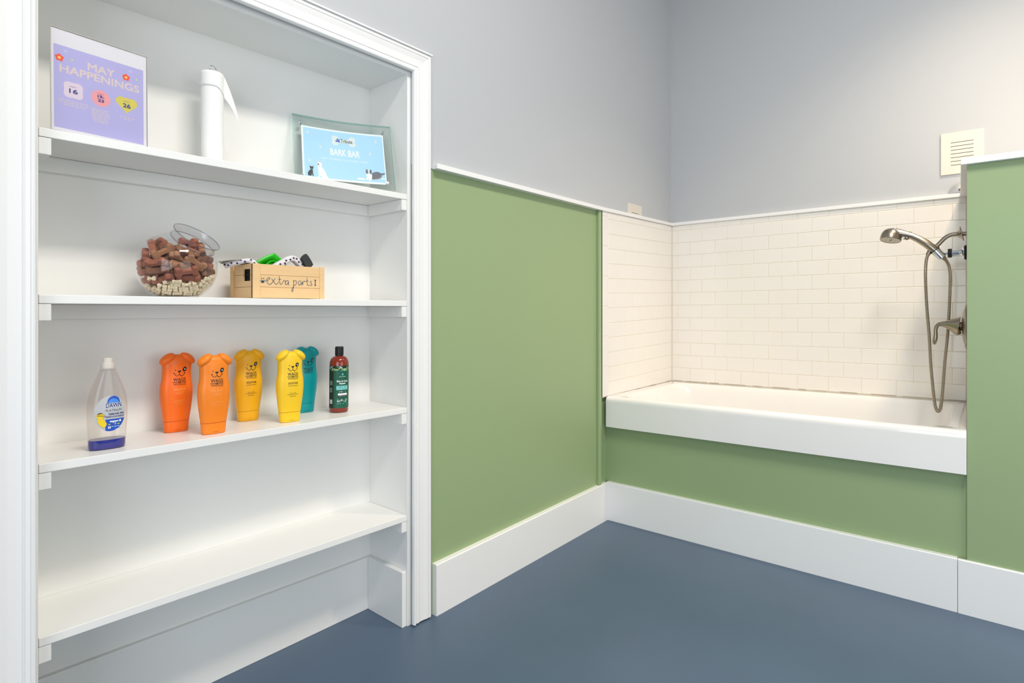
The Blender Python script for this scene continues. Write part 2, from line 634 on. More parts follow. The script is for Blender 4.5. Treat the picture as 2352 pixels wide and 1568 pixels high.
# door-style casing round the recess ---------------------------------
# profile: (distance from the opening, face depth in front of the plaster)
PROF = [(0.0, 0.0), (0.0, 0.0085), (0.0022, 0.0125), (0.0060, 0.0135), (0.0085, 0.0120), (0.0092, 0.0085), (0.0185, 0.0085), (0.0190, 0.0105),
        (0.0210, 0.0110), (0.0225, 0.0085), (0.030, 0.0075), (0.044, 0.0085), (0.056, 0.0115), (0.0600, 0.0122), (0.0606, 0.0100), (0.0630, 0.0100), (0.0640, 0.0128), (0.0700, 0.0130), (0.0745, 0.0118), (0.0755, 0.0090), (0.0755, 0.0)]
OPX1, OPX0, OPZ = -2.011, -2.981, 1.899


def casing(name, a, b):
    g = G()
    rs = [[a(d, h) for d, h in PROF], [b(d, h) for d, h in PROF]]
    g.rings(rs, 'white_trim', False, True, True, True)
    return g.build(name, kind='structure', fix=True)


yy = lambda h: WA - h
casing('trim_6', lambda d, h: (OPX1 + d, yy(h), 0.006), lambda d, h: (OPX1 + d, yy(h), OPZ + d))
casing('trim_7', lambda d, h: (OPX0 - d, yy(h) + 0.006, 0.006), lambda d, h: (OPX0 - d, yy(h) + 0.006, OPZ - 0.012 + d))
casing('trim_8', lambda d, h: (OPX0 - d, yy(h) + 0.006 * 0, OPZ - 0.012 + d), lambda d, h: (OPX1 + d, yy(h), OPZ + d))
g = G()                       # thin back-band on top of the head casing
g.hexa([(OPX0 - 0.0775, WA - 0.018, OPZ + 0.0635), (OPX1 + 0.0775, WA - 0.018, OPZ + 0.0755), (OPX1 + 0.0775, WA, OPZ + 0.0755), (OPX0 - 0.0775, WA, OPZ + 0.0635),
        (OPX0 - 0.0775, WA - 0.018, OPZ + 0.0685), (OPX1 + 0.0775, WA - 0.018, OPZ + 0.0805), (OPX1 + 0.0775, WA, OPZ + 0.0805), (OPX0 - 0.0775, WA, OPZ + 0.0685)], 'white_trim')
g.build('trim_4', kind='structure')

# ------------------------------------------------------------------ built-in shelves
SX, SY, SROT = -2.021, 0.0298, -0.02
SM = Matrix.Translation((SX, SY, 0)) @ Matrix.Rotation(SROT, 4, 'Z')
DEP = 0.219
SH = {1: (1.4726, 1.4796), 2: (1.1184, 1.1151), 3: (0.7590, 0.7499), 4: (0.3915, 0.3809)}
LW = 0.951


def shz(n, lx):                # top of shelf n at local x (0 right end, -LW left end)
    a, b = SH[n]
    return b + (a - b) * (-lx / LW)


def shelf_z(n, X):
    return shz(n, (X - SX))


unit = thing('built_in_shelves', 'white painted built-in shelves recessed in the wall inside the moulded casing', 'shelves', (SX, SY, 0), SROT)
g = G()
g.box((-LW - 0.02, DEP, 0), (0.02, DEP + 0.012, 1.91), 'white_gloss')
g.build('back_panel', unit)
for x0, x1 in ((0.0, 0.018), (-LW - 0.018, -LW)):
    g = G()
    g.box((x0, 0.0, 0), (x1, DEP, 1.91), 'white_gloss')
    g.build('side_panel', unit, bevel=0.001)
g = G()
g.hexa([(-LW, 0, 1.876), (0, 0, 1.889), (0, DEP, 1.889), (-LW, DEP, 1.876), (-LW, 0, 1.91), (0, 0, 1.91), (0, DEP, 1.91), (-LW, DEP, 1.91)], 'white_gloss')
g.build('head_panel', unit)
TH, CW, CH = 0.0190, 0.0215, 0.0365
for n in (1, 2, 3, 4):
    zl, zr = shz(n, -LW), shz(n, 0)
    g = G()
    e = 0.0006
    g.hexa([(-LW + e, 0, zl - TH), (-e, 0, zr - TH), (-e, DEP - e, zr - TH), (-LW + e, DEP - e, zl - TH), (-LW + e, 0, zl), (-e, 0, zr), (-e, DEP - e, zr), (-LW + e, DEP - e, zl)], 'white_gloss')
    bd = g.build('shelf_board', unit, bevel=0.0012)
    for side in (0, 1):
        g = G()
        x0, x1 = ((-CW, -0.0004) if side else (-LW + 0.0004, -LW + CW))
        z0 = (zr if side else zl) - TH - 0.0004
        g.box((x0, 0.0015, z0 - CH), (x1, DEP - 0.0205, z0), 'white_gloss')
        g.build('cleat', bd, bevel=0.0015)
    g = G()
    g.hexa([(-LW + 0.001, DEP - 0.02, zl - TH - CH), (-0.001, DEP - 0.02, zr - TH - CH), (-0.001, DEP, zr - TH - CH), (-LW + 0.001, DEP, zl - TH - CH),
            (-LW + 0.001, DEP - 0.02, zl - TH - 0.0004), (-0.001, DEP - 0.02, zr - TH - 0.0004), (-0.001, DEP, zr - TH - 0.0004), (-LW + 0.001, DEP, zl - TH - 0.0004)], 'white_gloss')
    g.build('cleat', bd, bevel=0.0012)
g = G()
g.hexa([(-LW, DEP - 0.014, 0), (-0.0005, DEP - 0.014, 0), (-0.0005, DEP, 0), (-LW, DEP, 0), (-LW, DEP - 0.014, 0.203), (-0.0005, DEP - 0.014, 0.187), (-0.0005, DEP, 0.187), (-LW, DEP, 0.203)], 'white_gloss')
g.build('toe_board', unit, bevel=0.002)
for x0, x1 in ((-0.018, -0.0003), (-LW + 0.0003, -LW + 0.016)):
    g = G()
    g.box((x0, 0.004, 0), (x1, DEP - 0.0145, 0.189), 'white_gloss')
    g.build('toe_board', unit, bevel=0.002)


# ------------------------------------------------------------------ bathtub
def rrect(x0, x1, y0, y1, r, z, n=7, tilt=0.0125):
    pts = []
    for cx, cy, a0 in ((x1 - r, y1 - r, 0), (x0 + r, y1 - r, 90), (x0 + r, y0 + r, 180), (x1 - r, y0 + r, 270)):
        for k in range(n + 1):
            a = math.radians(a0 + 90 * k / n)
            x, y = cx + r * math.cos(a), cy + r * math.sin(a)
            pts.append((x, y, z - tilt * y))
    return pts


tub = thing('bathtub', 'white enamel bathtub raised in the tiled alcove above the green apron', 'bathtub', (0, 0, 0))
FX = -0.785
g = G()
R_ = [rrect(-0.55, -0.25, -1.15, -0.40, 0.09, 0.300), rrect(-0.655, -0.135, -1.30, -0.24, 0.11, 0.303), rrect(-0.685, -0.105, -1.345, -0.19, 0.12, 0.325),
      rrect(-0.705, -0.085, -1.385, -0.14, 0.12, 0.42), rrect(-0.725, -0.065, -1.415, -0.09, 0.11, 0.56), rrect(-0.732, -0.055, -1.425, -0.075, 0.10, 0.612),
      rrect(-0.738, -0.048, -1.430, -0.066, 0.095, 0.629), rrect(-0.744, -0.042, -1.435, -0.060, 0.09, 0.636),
      rrect(-0.760, -0.0105, -1.473, -0.0006, 0.006, 0.6375), rrect(-0.772, -0.0025, -1.4758, -0.0004, 0.005, 0.6360), rrect(-0.7805, -0.0022, -1.4760, -0.0004, 0.004, 0.6300),
      rrect(-0.7845, -0.002, -1.4760, -0.0004, 0.0035, 0.6220), rrect(FX, -0.002, -1.4760, -0.0004, 0.003, 0.610), rrect(FX, -0.002, -1.4760, -0.0004, 0.003, 0.4835), rrect(FX + 0.015, -0.002, -1.4760, -0.0004, 0.003, 0.4805)]
R_ = [[(x, y if y > -1.47 else y - 0.0125 * -x / 0.755, z) for x, y, z in r] for r in R_]   # the partition is a little out of square
g.rings(R_, 'tub_white', True, True, True, False)
g.build('tub_shell', tub, fix=True)
g = G()
g.lathe([(0.0, 0.004), (0.022, 0.003), (0.028, 0.0)], 'chrome', Matrix.Translation((-0.40, -1.16, 0.3165)), n=24)
g.build('drain', tub)
# trim the skirt's return to a chrome overflow plate under the valve
g = G()
g.lathe([(0.0, 0.006), (0.028, 0.004), (0.034, 0.0)], 'chrome', axial((-0.40, -1.409, 0.545), (0, 1, 0.12)), n=28)
g.build('overflow_plate', tub)


# ------------------------------------------------------------------ shower fittings on the partition's tiled side
FXX = -0.38                    # plane of the fittings
P3 = lambda y, z, x=FXX: (x, y, z)
YF = -1.4765 - 0.0125 * 0.38 / 0.755 + 0.0003   # tile face at the fittings

arm = thing('shower_elbow_pipe', 'bent brushed-nickel shower pipe coming out of the tiled partition above the chrome bracket', 'shower pipe', P3(YF, 1.395))
L = lambda pts, o: [Vector(p) - Vector(o) for p in pts]
g = G()
pa = [P3(YF, 1.3958), P3(-1.4586, 1.3966), P3(-1.4407, 1.3968), P3(-1.428, 1.3945), P3(-1.4166, 1.389), P3(-1.4059, 1.3804), P3(-1.3922, 1.3647), P3(-1.3815, 1.352)]
g.tube(L(pa, arm.location), 0.0083, 'nickel', n=16)
g.build('pipe', arm)
g = G()
g.lathe([(0.009, 0.012), (0.013, 0.010), (0.018, 0.004), (0.0305, -0.002), (0.0315, -0.005), (0.029, -0.006), (0.009, -0.003)], 'nickel', axial(Vector((0, 0.020, 0.0005)), (0, 1, -0.22)), n=32)
g.build('wall_flange', arm)
g = G()
g.tube(L([P3(-1.3822, 1.353), P3(-1.374, 1.3435)], arm.location), [0.0105, 0.0125], 'nickel', n=16)
g.tube(L([P3(-1.3815, 1.352), P3(-1.366, 1.338), P3(-1.3555, 1.331)], arm.location), [0.0105, 0.013, 0.0105], 'nickel', n=16)
g.build('swivel_nut', arm)

hs = thing('hand_shower', 'brushed-nickel hand shower with round spray head and long looped metal hose', 'hand shower', P3(-1.30, 1.395))
o = hs.location
XH = -0.402
H3 = lambda y, z: (XH, y, z)
hd = Vector(H3(-1.216, 1.3895))
axis = Vector((-0.24, 0.12, -1.0)).normalized()
g = G()
Mh = axial(hd - o, -axis)
g.lathe([(0.0, 0.0465), (0.010, 0.0462), (0.020, 0.044), (0.030, 0.0375), (0.0365, 0.028), (0.0402, 0.015), (0.0412, 0.003), (0.0410, -0.004), (0.0385, -0.006), (0.036, -0.0055)], 'nickel', Mh, n=48)
g.build('spray_head', hs)
g = G()
g.lathe([(0.036, -0.0050), (0.0335, -0.0042), (0.0, -0.0040)], 'spray_face', Mh, n=40)
for k in range(8):
    a = 2 * PI * k / 8
    g.lathe([(0.0018, -0.0055), (0.0, -0.0056)], 'dark_slot', Mh @ Matrix.Translation((0.021 * math.cos(a), 0.021 * math.sin(a), 0)), n=8)
g.lathe([(0.005, -0.0055), (0.0, -0.0056)], 'nickel_dark', Mh, n=14)
g.build('spray_face', hs)
g = G()
hp = [H3(-1.232, 1.417), H3(-1.2555, 1.4125), H3(-1.2751, 1.4055), H3(-1.2962, 1.3965), H3(-1.3202, 1.3815), H3(-1.344, 1.3632), H3(-1.3643, 1.3432), H3(-1.3790, 1.3285)]
g.tube(L(hp, o), [0.020, 0.0165, 0.0142, 0.0138, 0.0150, 0.0162, 0.0165, 0.0135], 'nickel', n=20)
g.build('handle', hs)
g = G()
g.ellipsoid(Vector(H3(-1.2310, 1.4305)) - o + Vector((-0.004, 0, 0.0)), (0.013, 0.0145, 0.006), 'chrome', Matrix.Rotation(0.35, 3, 'X'))
g.build('mode_badge', hs)
g = G()
g.ellipsoid(Vector(H3(-1.2885, 1.4145)) - o, (0.004, 0.006, 0.004), 'nickel')
g.tube(L([H3(-1.2640, 1.3905), H3(-1.2690, 1.3885)], o), 0.006, 'chrome', n=14)
g.ellipsoid(Vector(H3(-1.2755, 1.3895)) - o + Vector((-0.004, 0, 0)), (0.009, 0.0085, 0.0085), 'nickel')
g.build('trigger', hs)
hose_px = [(-1.3590, 1.3330), (-1.3551, 1.3280), (-1.3495, 1.3120), (-1.3438, 1.2791), (-1.3424, 1.2083), (-1.3463, 1.0902), (-1.3537, 0.9725), (-1.3585, 0.8551), (-1.3645, 0.7674), (-1.3705, 0.6950), (-1.3760, 0.6620), (-1.3828, 0.6510), (-1.3905, 0.6600), (-1.3948, 0.6850), (-1.3996, 0.7411), (-1.4068, 0.8579), (-1.4163, 0.9743), (-1.4234, 1.1191), (-1.4257, 1.2173), (-1.4215, 1.2638), (-1.4100, 1.2935), (-1.4000, 1.3060)]


def smooth_path(pts, n):
    out = []
    m = len(pts)
    for i in range(m - 1):
        p0, p1, p2, p3 = pts[max(i - 1, 0)], pts[i], pts[i + 1], pts[min(i + 2, m - 1)]
        for k in range(n):
            t = k / n
            out.append(tuple(0.5 * (2 * b + (c - a) * t + (2 * a - 5 * b + 4 * c - d) * t * t + (-a + 3 * b - 3 * c + d) * t ** 3) for a, b, c, d in zip(p0, p1, p2, p3)))
    out.append(tuple(pts[-1]))
    return out


hx = [(-0.398 + 0.050 * math.sin(PI * min(1, max(0, i - 4) / 13)) ** 1.0 if i < 12 else -0.398 + 0.050 * min(1.0, (22 - i) / 3.0), y, z) for i, (y, z) in enumerate(hose_px)]
hp = smooth_path(hx, 24)
# resample evenly, then ribs
acc = [0.0]
for a, b in zip(hp, hp[1:]):
    acc.append(acc[-1] + (Vector(b) - Vector(a)).length)
N = 900
res, j = [], 0
for i in range(N + 1):
    s = acc[-1] * i / N
    while j < len(acc) - 2 and acc[j + 1] < s:
        j += 1
    t = (s - acc[j]) / max(acc[j + 1] - acc[j], 1e-9)
    res.append(Vector(hp[j]).lerp(Vector(hp[j + 1]), t))
g = G()
g.tube([p - o for p in res], [0.0066 if i % 4 < 2 else 0.0056 for i in range(N + 1)], 'nickel', n=10)
g.build('hose', hs)
g = G()
g.tube([res[0] - o, res[14] - o], [0.0095, 0.0082], 'nickel', n=14)
g.build('hose_ferrule', hs)
g = G()
g.tube([res[-1] - o, res[-16] - o], [0.0092, 0.0078], 'nickel', n=14)
g.build('hose_ferrule', hs)

br = thing('shower_bracket', 'chrome suction-cup bracket clasping the lower end of the hand shower', 'bracket', P3(YF, 1.3185))
o = br.location
g = G()
ca, cb = Vector(H3(-1.3768, 1.3305)), Vector(H3(-1.4015, 1.2985))
g.tube([ca - o, (ca * 0.5 + cb * 0.5) - o, cb - o], [0.0178, 0.0170, 0.0150], 'chrome', n=20)
g.build('collar', br)
g = G()
g.tube([ca - o + (ca - cb).normalized() * 0.0008, ca - o - (ca - cb).normalized() * 0.002], 0.0186, 'black_rubber', n=20)
g.build('collar_gasket', br)
g = G()
g.tube(L([P3(-1.398, 1.311, -0.395), P3(-1.408, 1.3165), P3(-1.4205, 1.3185)], o), 0.0048, 'chrome', n=14)
g.ellipsoid(Vector(P3(-1.4015, 1.3125, -0.395)) - o, (0.009, 0.009, 0.009), 'black_rubber')
g.build('ball_stud', br)
AX = Matrix.Translation((0, 0, 0)) @ frame((0, 1, 0)).to_4x4()
wall = YF - o.y
g = G()
y0 = lambda y: y - o.y
g.lathe([(0.0, y0(-1.4190)), (0.0178, y0(-1.4190)), (0.0184, y0(-1.4205)), (0.0184, y0(-1.4322)), (0.0170, y0(-1.4330))], 'black_rubber', AX, n=28)
g.build('locking_ring', br)
g = G()
g.lathe([(0.0140, y0(-1.4325)), (0.0143, y0(-1.455)), (0.0160, y0(-1.463)), (0.0215, y0(-1.469)), (0.0262, y0(-1.4715)), (0.0265, y0(-1.4745))], 'chrome', AX, n=32)
g.build('barrel', br)
g = G()
g.lathe([(0.0262, y0(-1.4740)), (0.0292, y0(-1.4752)), (0.0300, y0(-1.479)), (0.0285, y0(YF)), (0.0, y0(YF))], 'black_rubber', AX, n=36)
g.build('suction_cup', br)

vt = thing('shower_valve', 'brushed-nickel round shower valve plate with curved lever handle', 'tap', P3(YF, 1.0155))
o = vt.location
g = G()
g.lathe([(0.0, 0.0165), (0.020, 0.0165), (0.030, 0.0155), (0.055, 0.013), (0.072, 0.0085), (0.080, 0.0065), (0.0885, 0.006), (0.0930, 0.0035), (0.0945, 0.0)], 'nickel', AX, n=56)
g.build('escutcheon', vt)
g = G()
g.lathe([(0.0175, 0.015), (0.0175, 0.027)], 'nickel_dark', AX, n=28)
g.build('stem', vt)
g = G()
c = lambda y, z: Vector((0, y - o.y, z - o.z))
lev = [c(-1.4585, 1.0160), c(-1.4570, 1.0160), c(-1.4500, 1.0170), c(-1.4380, 1.0190), c(-1.4240, 1.0215), c(-1.4110, 1.0228), c(-1.4000, 1.0232), c(-1.3900, 1.0222), c(-1.3830, 1.0170), c(-1.3785, 1.0080), c(-1.3765, 0.9960), c(-1.3768, 0.9820), c(-1.3760, 0.9680), c(-1.3745, 0.9560), c(-1.3725, 0.9440), c(-1.3718, 0.9370)]
lr = [0.030, 0.0385, 0.0360, 0.0290, 0.0205, 0.0145, 0.0112, 0.0088, 0.0076, 0.0070, 0.0068, 0.0072, 0.0084, 0.0085, 0.0068, 0.0036]
lp = smooth_path([tuple(p) + (r,) for p, r in zip(lev, lr)], 5)
g.tube([p[:3] for p in lp], [p[3] for p in lp], 'nickel', n=24)
g.build('lever', vt)

# ------------------------------------------------------------------ vents and dome on the plaster
vn = thing('wall_vent', 'cream wall vent cover with horizontal slots high on the back wall above the tiles', 'vent', (WB, -1.4575, 1.82))


def vent_cover(parent, w_, h_, slot_w, zs, toM):
    """slotted cover: frame and slats around open slots, w along local x, z up, y out of the wall"""
    g = G()
    t, sh_ = 0.007, 0.0014
    zs = sorted(zs)
    lev = [-h_ / 2] + [q for z in zs for q in (z - sh_, z + sh_)] + [h_ / 2]
    for i in range(0, len(lev), 2):
        g.box((-slot_w / 2, 0.0004, lev[i]), (slot_w / 2, t, lev[i + 1]), 'vent_cream', toM)
    g.box((-w_ / 2, 0.0004, -h_ / 2), (-slot_w / 2, t, h_ / 2), 'vent_cream', toM)
    g.box((slot_w / 2, 0.0004, -h_ / 2), (w_ / 2, t, h_ / 2), 'vent_cream', toM)
    g.build('cover_plate', parent)
    g = G()
    g.box((-slot_w / 2, 0.0002, zs[0] - 0.006), (slot_w / 2, 0.0016, zs[-1] + 0.006), 'dark_slot', toM)  # dark sheet stands in for the shade inside the slots
    g.build('slot_shade_sheet', parent)


MB_ = Matrix(((0, -1, 0, 0), (1, 0, 0, 0), (0, 0, 1, 0), (0, 0, 0, 1)))   # local y -> -X
vent_cover(vn, 0.163, 0.196, 0.0865, [0.0495 - 0.0176 * k for k in range(7)], MB_)
vs_ = thing('wall_vent', 'small cream vent cover with one slot showing, standing on the cap near the corner', 'vent', (-0.452, WA, 1.642))
MA_ = Matrix(((1, 0, 0, 0), (0, -1, 0, 0), (0, 0, 1, 0), (0, 0, 0, 1)))
vent_cover(vs_, 0.156, 0.057, 0.080, [-0.0205], MA_)

dm = thing('metal_dome', 'half-round brushed metal dome on the wall beside the partition, below the slotted vent', 'fitting', (WB, -1.459, 1.6285))
g = G()
rs = []
for j in range(9):
    t = j / 8 * PI / 2
    r, d = 0.056 * math.cos(t), 0.028 * math.sin(t)
    rs.append([(-d - 0.0004, -r * math.cos(PI * i / 20), r * math.sin(PI * i / 20)) for i in range(21)])
g.rings(rs, 'brushed_dome', True, False)
g.build('dome_shell', dm)
g = G()
g.lathe([(0.0055, 0.0), (0.0055, 0.003), (0.0, 0.0035)], 'nickel_dark', axial((-0.027, 0.008, 0.013), (-1, 0.1, 0.3)), n=16)
g.build('screw', dm)


# ------------------------------------------------------------------ things on the top shelf
def place(n, X, Y):            # world point on shelf n
    return (X, Y, shelf_z(n, X) + 0.0006)


def settle(o, n):              # stand square on the slightly sloping board
    a, b = SH[n]
    o.rotation_euler[1] = -(b - a) / LW


# purple event sign in an acrylic holder
ang = math.atan2(0.02, 0.1825)
ev = thing('acrylic_sign', 'clear acrylic holder with lilac May events poster at the left end of top shelf', 'sign', (-2.9505, 0.052, shelf_z(1, -2.95) + 0.0008), ang)
settle(ev, 1)
EW, EH = 0.1836, 0.2215
g = G()
g.box((0, -0.0022, 0), (EW, -0.0006, EH), 'clear_plastic')
g.build('front_sheet', ev)
g = G()
g.box((0, 0.0012, 0), (EW, 0.0028, EH), 'clear_plastic')
g.box((0, 0.0028, 0), (EW, 0.075, 0.0018), 'clear_plastic')
g.build('back_sheet', ev)
g = G()
for a, b in (((0, -0.0022, EH), (EW, 0.0028, EH + 0.0004)), ((EW, -0.0022, 0), (EW + 0.0003, 0.0028, EH)), ((-0.0003, -0.0022, 0), (0, 0.0028, EH))):
    g.box(a, b, 'acrylic_edge')
g.build('holder_edge', ev)
g = G()
f = lambda x, y, l: (x, -l, y)
g.box((0.0012, 0.0, 0.001), (EW - 0.0012, 0.0008, EH - 0.002), 'print_border')
g.rect(0.005, 0.0076, 0.1758, 0.1863, 'lilac', f, 0.00008)
K = 0.00018
g.text('MAY', 0.0655, 0.1490, 0.1175, 0.1662, 'cream_letter', f, K, 0.0, 0.0, 0.0011)
g.text('HAPPENINGS', 0.0150, 0.1285, 0.1668, 0.1458, 'cream_letter', f, K, 0.0, 0.0, 0.0011)


def blob(cx, cy, r, amp, lobes, m, ph=0.0, n=72, sx=1.0):
    g.poly([(cx + sx * (r + amp * math.cos(lobes * 2 * PI * i / n + ph)) * math.cos(2 * PI * i / n), cy + (r + amp * math.cos(lobes * 2 * PI * i / n + ph)) * math.sin(2 * PI * i / n)) for i in range(n)], m, f, K)


blob(0.0394, 0.0945, 0.0188, 0.0022, 4, 'badge_pale', PI)
blob(0.0900, 0.0928, 0.0182, 0.0012, 16, 'badge_coral')
ht = []
for i in range(60):            # heart with a scalloped top
    a = 2 * PI * i / 60
    ht.append((0.1409 + 0.0218 * (math.sin(a) ** 3) * 1.0, 0.0945 + 0.0013 * (13 * math.cos(a) - 5 * math.cos(2 * a) - 2 * math.cos(3 * a) - math.cos(4 * a))))
g.poly(ht, 'badge_yellow', f, K)
g.disc(0.1409, 0.1040, 0.0075, 'badge_yellow', f, K + 0.00003, 0.0060)
for cx, nm, q in ((0.0394, '16', 0.0), (0.1409, '26', -0.0015)):
    g.text('MAY', cx - 0.0062, 0.1010 + q, cx + 0.0062, 0.1033 + q, 'navy', f, 0.0003, 0.0)
    g.text(nm, cx - 0.0078, 0.0875 + q, cx + 0.0078, 0.0975 + q, 'navy', f, 0.0003, 0.0, 0.0, 0.0009)
g.text('MAY', 0.0838, 0.1016, 0.0962, 0.1038, 'navy', f, 0.0003, 0.0)
g.text('19-', 0.0836, 0.0928, 0.0964, 0.1000, 'navy', f, 0.0003, 0.0, 0.0, 0.0009)
g.text('23', 0.0840, 0.0842, 0.0960, 0.0914, 'navy', f, 0.0003, 0.0, 0.0, 0.0009)
for k, (a, b, y) in enumerate(((0.0125, 0.066, 0.0690), (0.0140, 0.066, 0.0642), (0.021, 0.060, 0.0594), (0.126, 0.157, 0.0628), (0.134, 0.150, 0.0585))):
    g.words(a, b, y, 0.0015, 'cream_letter', f, K, k)
for k in range(8):
    hw = 0.0178 - 0.0002 * (k - 2) ** 2
    g.words(0.0895 - hw, 0.0895 + hw, 0.0655 - 0.0040 * k, 0.0015, 'cream_letter', f, K, 20 + k)
for cx, cy in ((0.0150, 0.1586), (0.1400, 0.1578)):
    for k in range(5):
        a = 2 * PI * k / 5 + 0.3
        g.disc(cx + 0.0045 * math.cos(a), cy + 0.0045 * math.sin(a), 0.0035, 'flower_red', f, K + k * 4e-6, n=14)
    g.disc(cx, cy, 0.0028, 'flower_yellow', f, 0.00028, n=14)
for cx, cy in ((0.0372, 0.1607), (0.1612, 0.1593)):
    g.poly([(cx + (0.0062 if i % 2 == 0 else 0.0022) * math.cos(PI * i / 4), cy + (0.0062 if i % 2 == 0 else 0.0022) * math.sin(PI * i / 4)) for i in range(8)], 'glow_blue', f, K)
    g.disc(cx, cy, 0.0018, 'flower_yellow', f, 0.00028, n=12)
for cx, cy in ((0.0264, 0.1763), (0.1493, 0.1746)):
    g.poly([(cx + (0.0085 if i % 2 == 0 else 0.0010) * math.cos(PI * i / 6), cy + (0.0085 if i % 2 == 0 else 0.0010) * math.sin(PI * i / 6)) for i in range(12)], 'sparkle', f, K)
g.build('poster', ev)

# paper towel roll on a small chrome stand
tx, ty = -2.5835, 0.166
tz = shelf_z(1, tx)
th_ = thing('paper_towel_stand', 'slim chrome paper towel stand with a ring handle, inside the white roll', 'stand', (tx, ty, tz + 0.0008))
g = G()
g.lathe([(0.0, 0.009), (0.044, 0.009), (0.049, 0.006), (0.049, 0.0), (0.0, 0.0)], 'chrome', n=40)
g.build('base', th_)
g = G()
g.tube([(0, 0, 0.008), (0, 0, 0.268)], 0.0045, 'chrome')
g.build('post', th_)
g = G()
g.torus((0.003, 0, 0.2735), 0.0135, 0.0013, 'chrome', Matrix.Rotation(0.5, 3, 'Z') @ Matrix.Rotation(PI / 2, 3, 'X'))
g.build('ring_handle', th_)
pr = thing('paper_towel_roll', 'nearly used-up white paper towel roll with one sheet corner hanging loose', 'paper towel', (tx, ty, tz + 0.0102))
RH, RR = 0.2560, 0.0272
g = G()
g.lathe([(0.013, 0.0005), (RR - 0.001, 0.0), (RR, 0.002), (RR, RH - 0.002), (RR - 0.001, RH), (0.013, RH - 0.0005)], 'paper_white', n=56, smooth=False)
g.build('roll', pr)
g = G()
g.lathe([(0.0135, 0.0), (0.0135, RH + 0.0006), (0.012, RH + 0.0006), (0.012, 0.0)], 'card_core', n=32)
g.build('core', pr)
g = G()                        # loose sheet: leaves the front of the roll and droops to the right
nu, nv = 40, 8
vs = []
c0 = math.radians(165)
for j in range(nv + 1):
    tv = j / nv                # 0 top edge, 1 lower edge
    for i in range(nu + 1):
        tu = i / nu
        if tu < 0.5:
            a = c0 + math.radians(168) * tu / 0.5
            r = RR + 0.0006 + 0.0012 * tu
            x, y = r * math.cos(a), r * math.sin(a)
            z = RH - 0.001 - 0.006 * tu - tv * (0.040 + 0.022 * max(0.0, (tu - 0.3) / 0.2) ** 1.5)
        else:
            q = (tu - 0.5) / 0.5
            a = c0 + math.radians(168)
            x = (RR + 0.0012) * math.cos(a) + 0.0085 * math.sin(q * PI / 2) + 0.024 * q
            y = (RR + 0.0012) * math.sin(a) - 0.010 * q
            top = RH - 0.004 - 0.104 * q ** 1.15
            low = top - 0.062 + 0.046 * q
            z = top + (low - top) * tv
        vs.append((x, y, z))
fs = []
for j in range(nv):
    for i in range(nu):
        a = j * (nu + 1) + i
        fs.append((a, a + 1, a + nu + 2, a + nu + 1))
g.add(vs, fs, 'paper_white', True)
sheet = g.build('loose_sheet', pr)
sm_ = sheet.modifiers.new('thickness', 'SOLIDIFY')
sm_.thickness = 0.0006

settle(th_, 1)
settle(pr, 1)

# curved glass sign
BW, BH, SAG, LEAN = 0.3115, 0.252, 0.020, math.radians(20)
bth = -math.radians(25)
bk = thing('curved_glass_sign', 'curved green-tinted glass frame with sky-blue print at right end of top shelf', 'sign', (-2.3490, 0.1655, shelf_z(1, -2.22) + 0.0008), bth)

settle(bk, 1)


def cf(u, v, l):               # u across, v up the glass, l toward the viewer
    q = 2 * u / BW - 1
    y = SAG * (1 - q * q) - SAG * 0.0
    ny = -1.0
    x = u + l * (4 * SAG * q / BW) * 0.0
    yy_ = y - l
    return (x, yy_ + v * math.sin(LEAN), v * math.cos(LEAN) + 0.0 + l * math.sin(LEAN))


def curved(g, u0, u1, v0, v1, l0, l1, m, n=22):
    rs = []
    for i in range(n + 1):
        u = u0 + (u1 - u0) * i / n
        rs.append([cf(u, v0, l0), cf(u, v1, l0), cf(u, v1, l1), cf(u, v0, l1)])
    g.rings(rs, m, False, True, True, True)


LIFT = 0.004                   # keeps the tilted lower edge above the shelf
_cf = cf
cf = lambda u, v, l: (lambda p: (p[0], p[1], p[2] + LIFT))(_cf(u, v, l))
g = G()
curved(g, 0, BW, 0, BH, 0.0012, 0.0040, 'green_glass')
g.build('front_glass', bk)
g = G()
curved(g, 0, BW, 0, BH, -0.0040, -0.0012, 'green_glass')
g.build('back_glass', bk)
g = G()
for l0, l1 in ((0.0012, 0.0040), (-0.0040, -0.0012)):
    curved(g, 0, BW, BH, BH + 0.0006, l0, l1, 'glass_edge')
    curved(g, BW, BW + 0.0006, 0, BH, l0, l1, 'glass_edge', 1)
    curved(g, -0.0006, 0, 0, BH, l0, l1, 'glass_edge', 1)
g.build('glass_edge', bk)
for u, v in ((0.024, 0.226), (0.287, 0.226), (0.287, 0.024), (0.024, 0.024)):
    g = G()
    p0, p1 = Vector(cf(u, v, -0.010)), Vector(cf(u, v, 0.0085))
    d = (p1 - p0)
    g.lathe([(0.0, 0.0), (0.0042, 0.0), (0.0042, d.length - 0.001), (0.0036, d.length), (0.0, d.length)], 'chrome', axial(p0, d), n=20)
    g.build('standoff_pin', bk)
g = G()
U0, U1, V0, V1 = 0.026, 0.286, 0.021, 0.2165
bp_ = lambda s, t: (U0 + (U1 - U0) * s, V1 - (V1 - V0) * t)
fp = lambda s, t, l: cf(*bp_(s, t), l)
curved(g, U0, U1, V0, V1, -0.0004, 0.0002, 'print_white')
g.rect(0.022, 0.030, 0.988, 0.965, 'sky_blue', fp, 0.00035, 20, 2)
Q = 0.0005
asp = (U1 - U0) / (V1 - V0)
for dx in (-1, 1):
    for dy in (-1, 1):
        g.disc(0.505 + dx * 0.105, 0.205 + dy * 0.045, 0.042, 'soft_cream', fp, Q, 0.042 * asp)
g.rect(0.40, 0.165, 0.61, 0.245, 'soft_cream', fp, Q + 0.00005, 10)
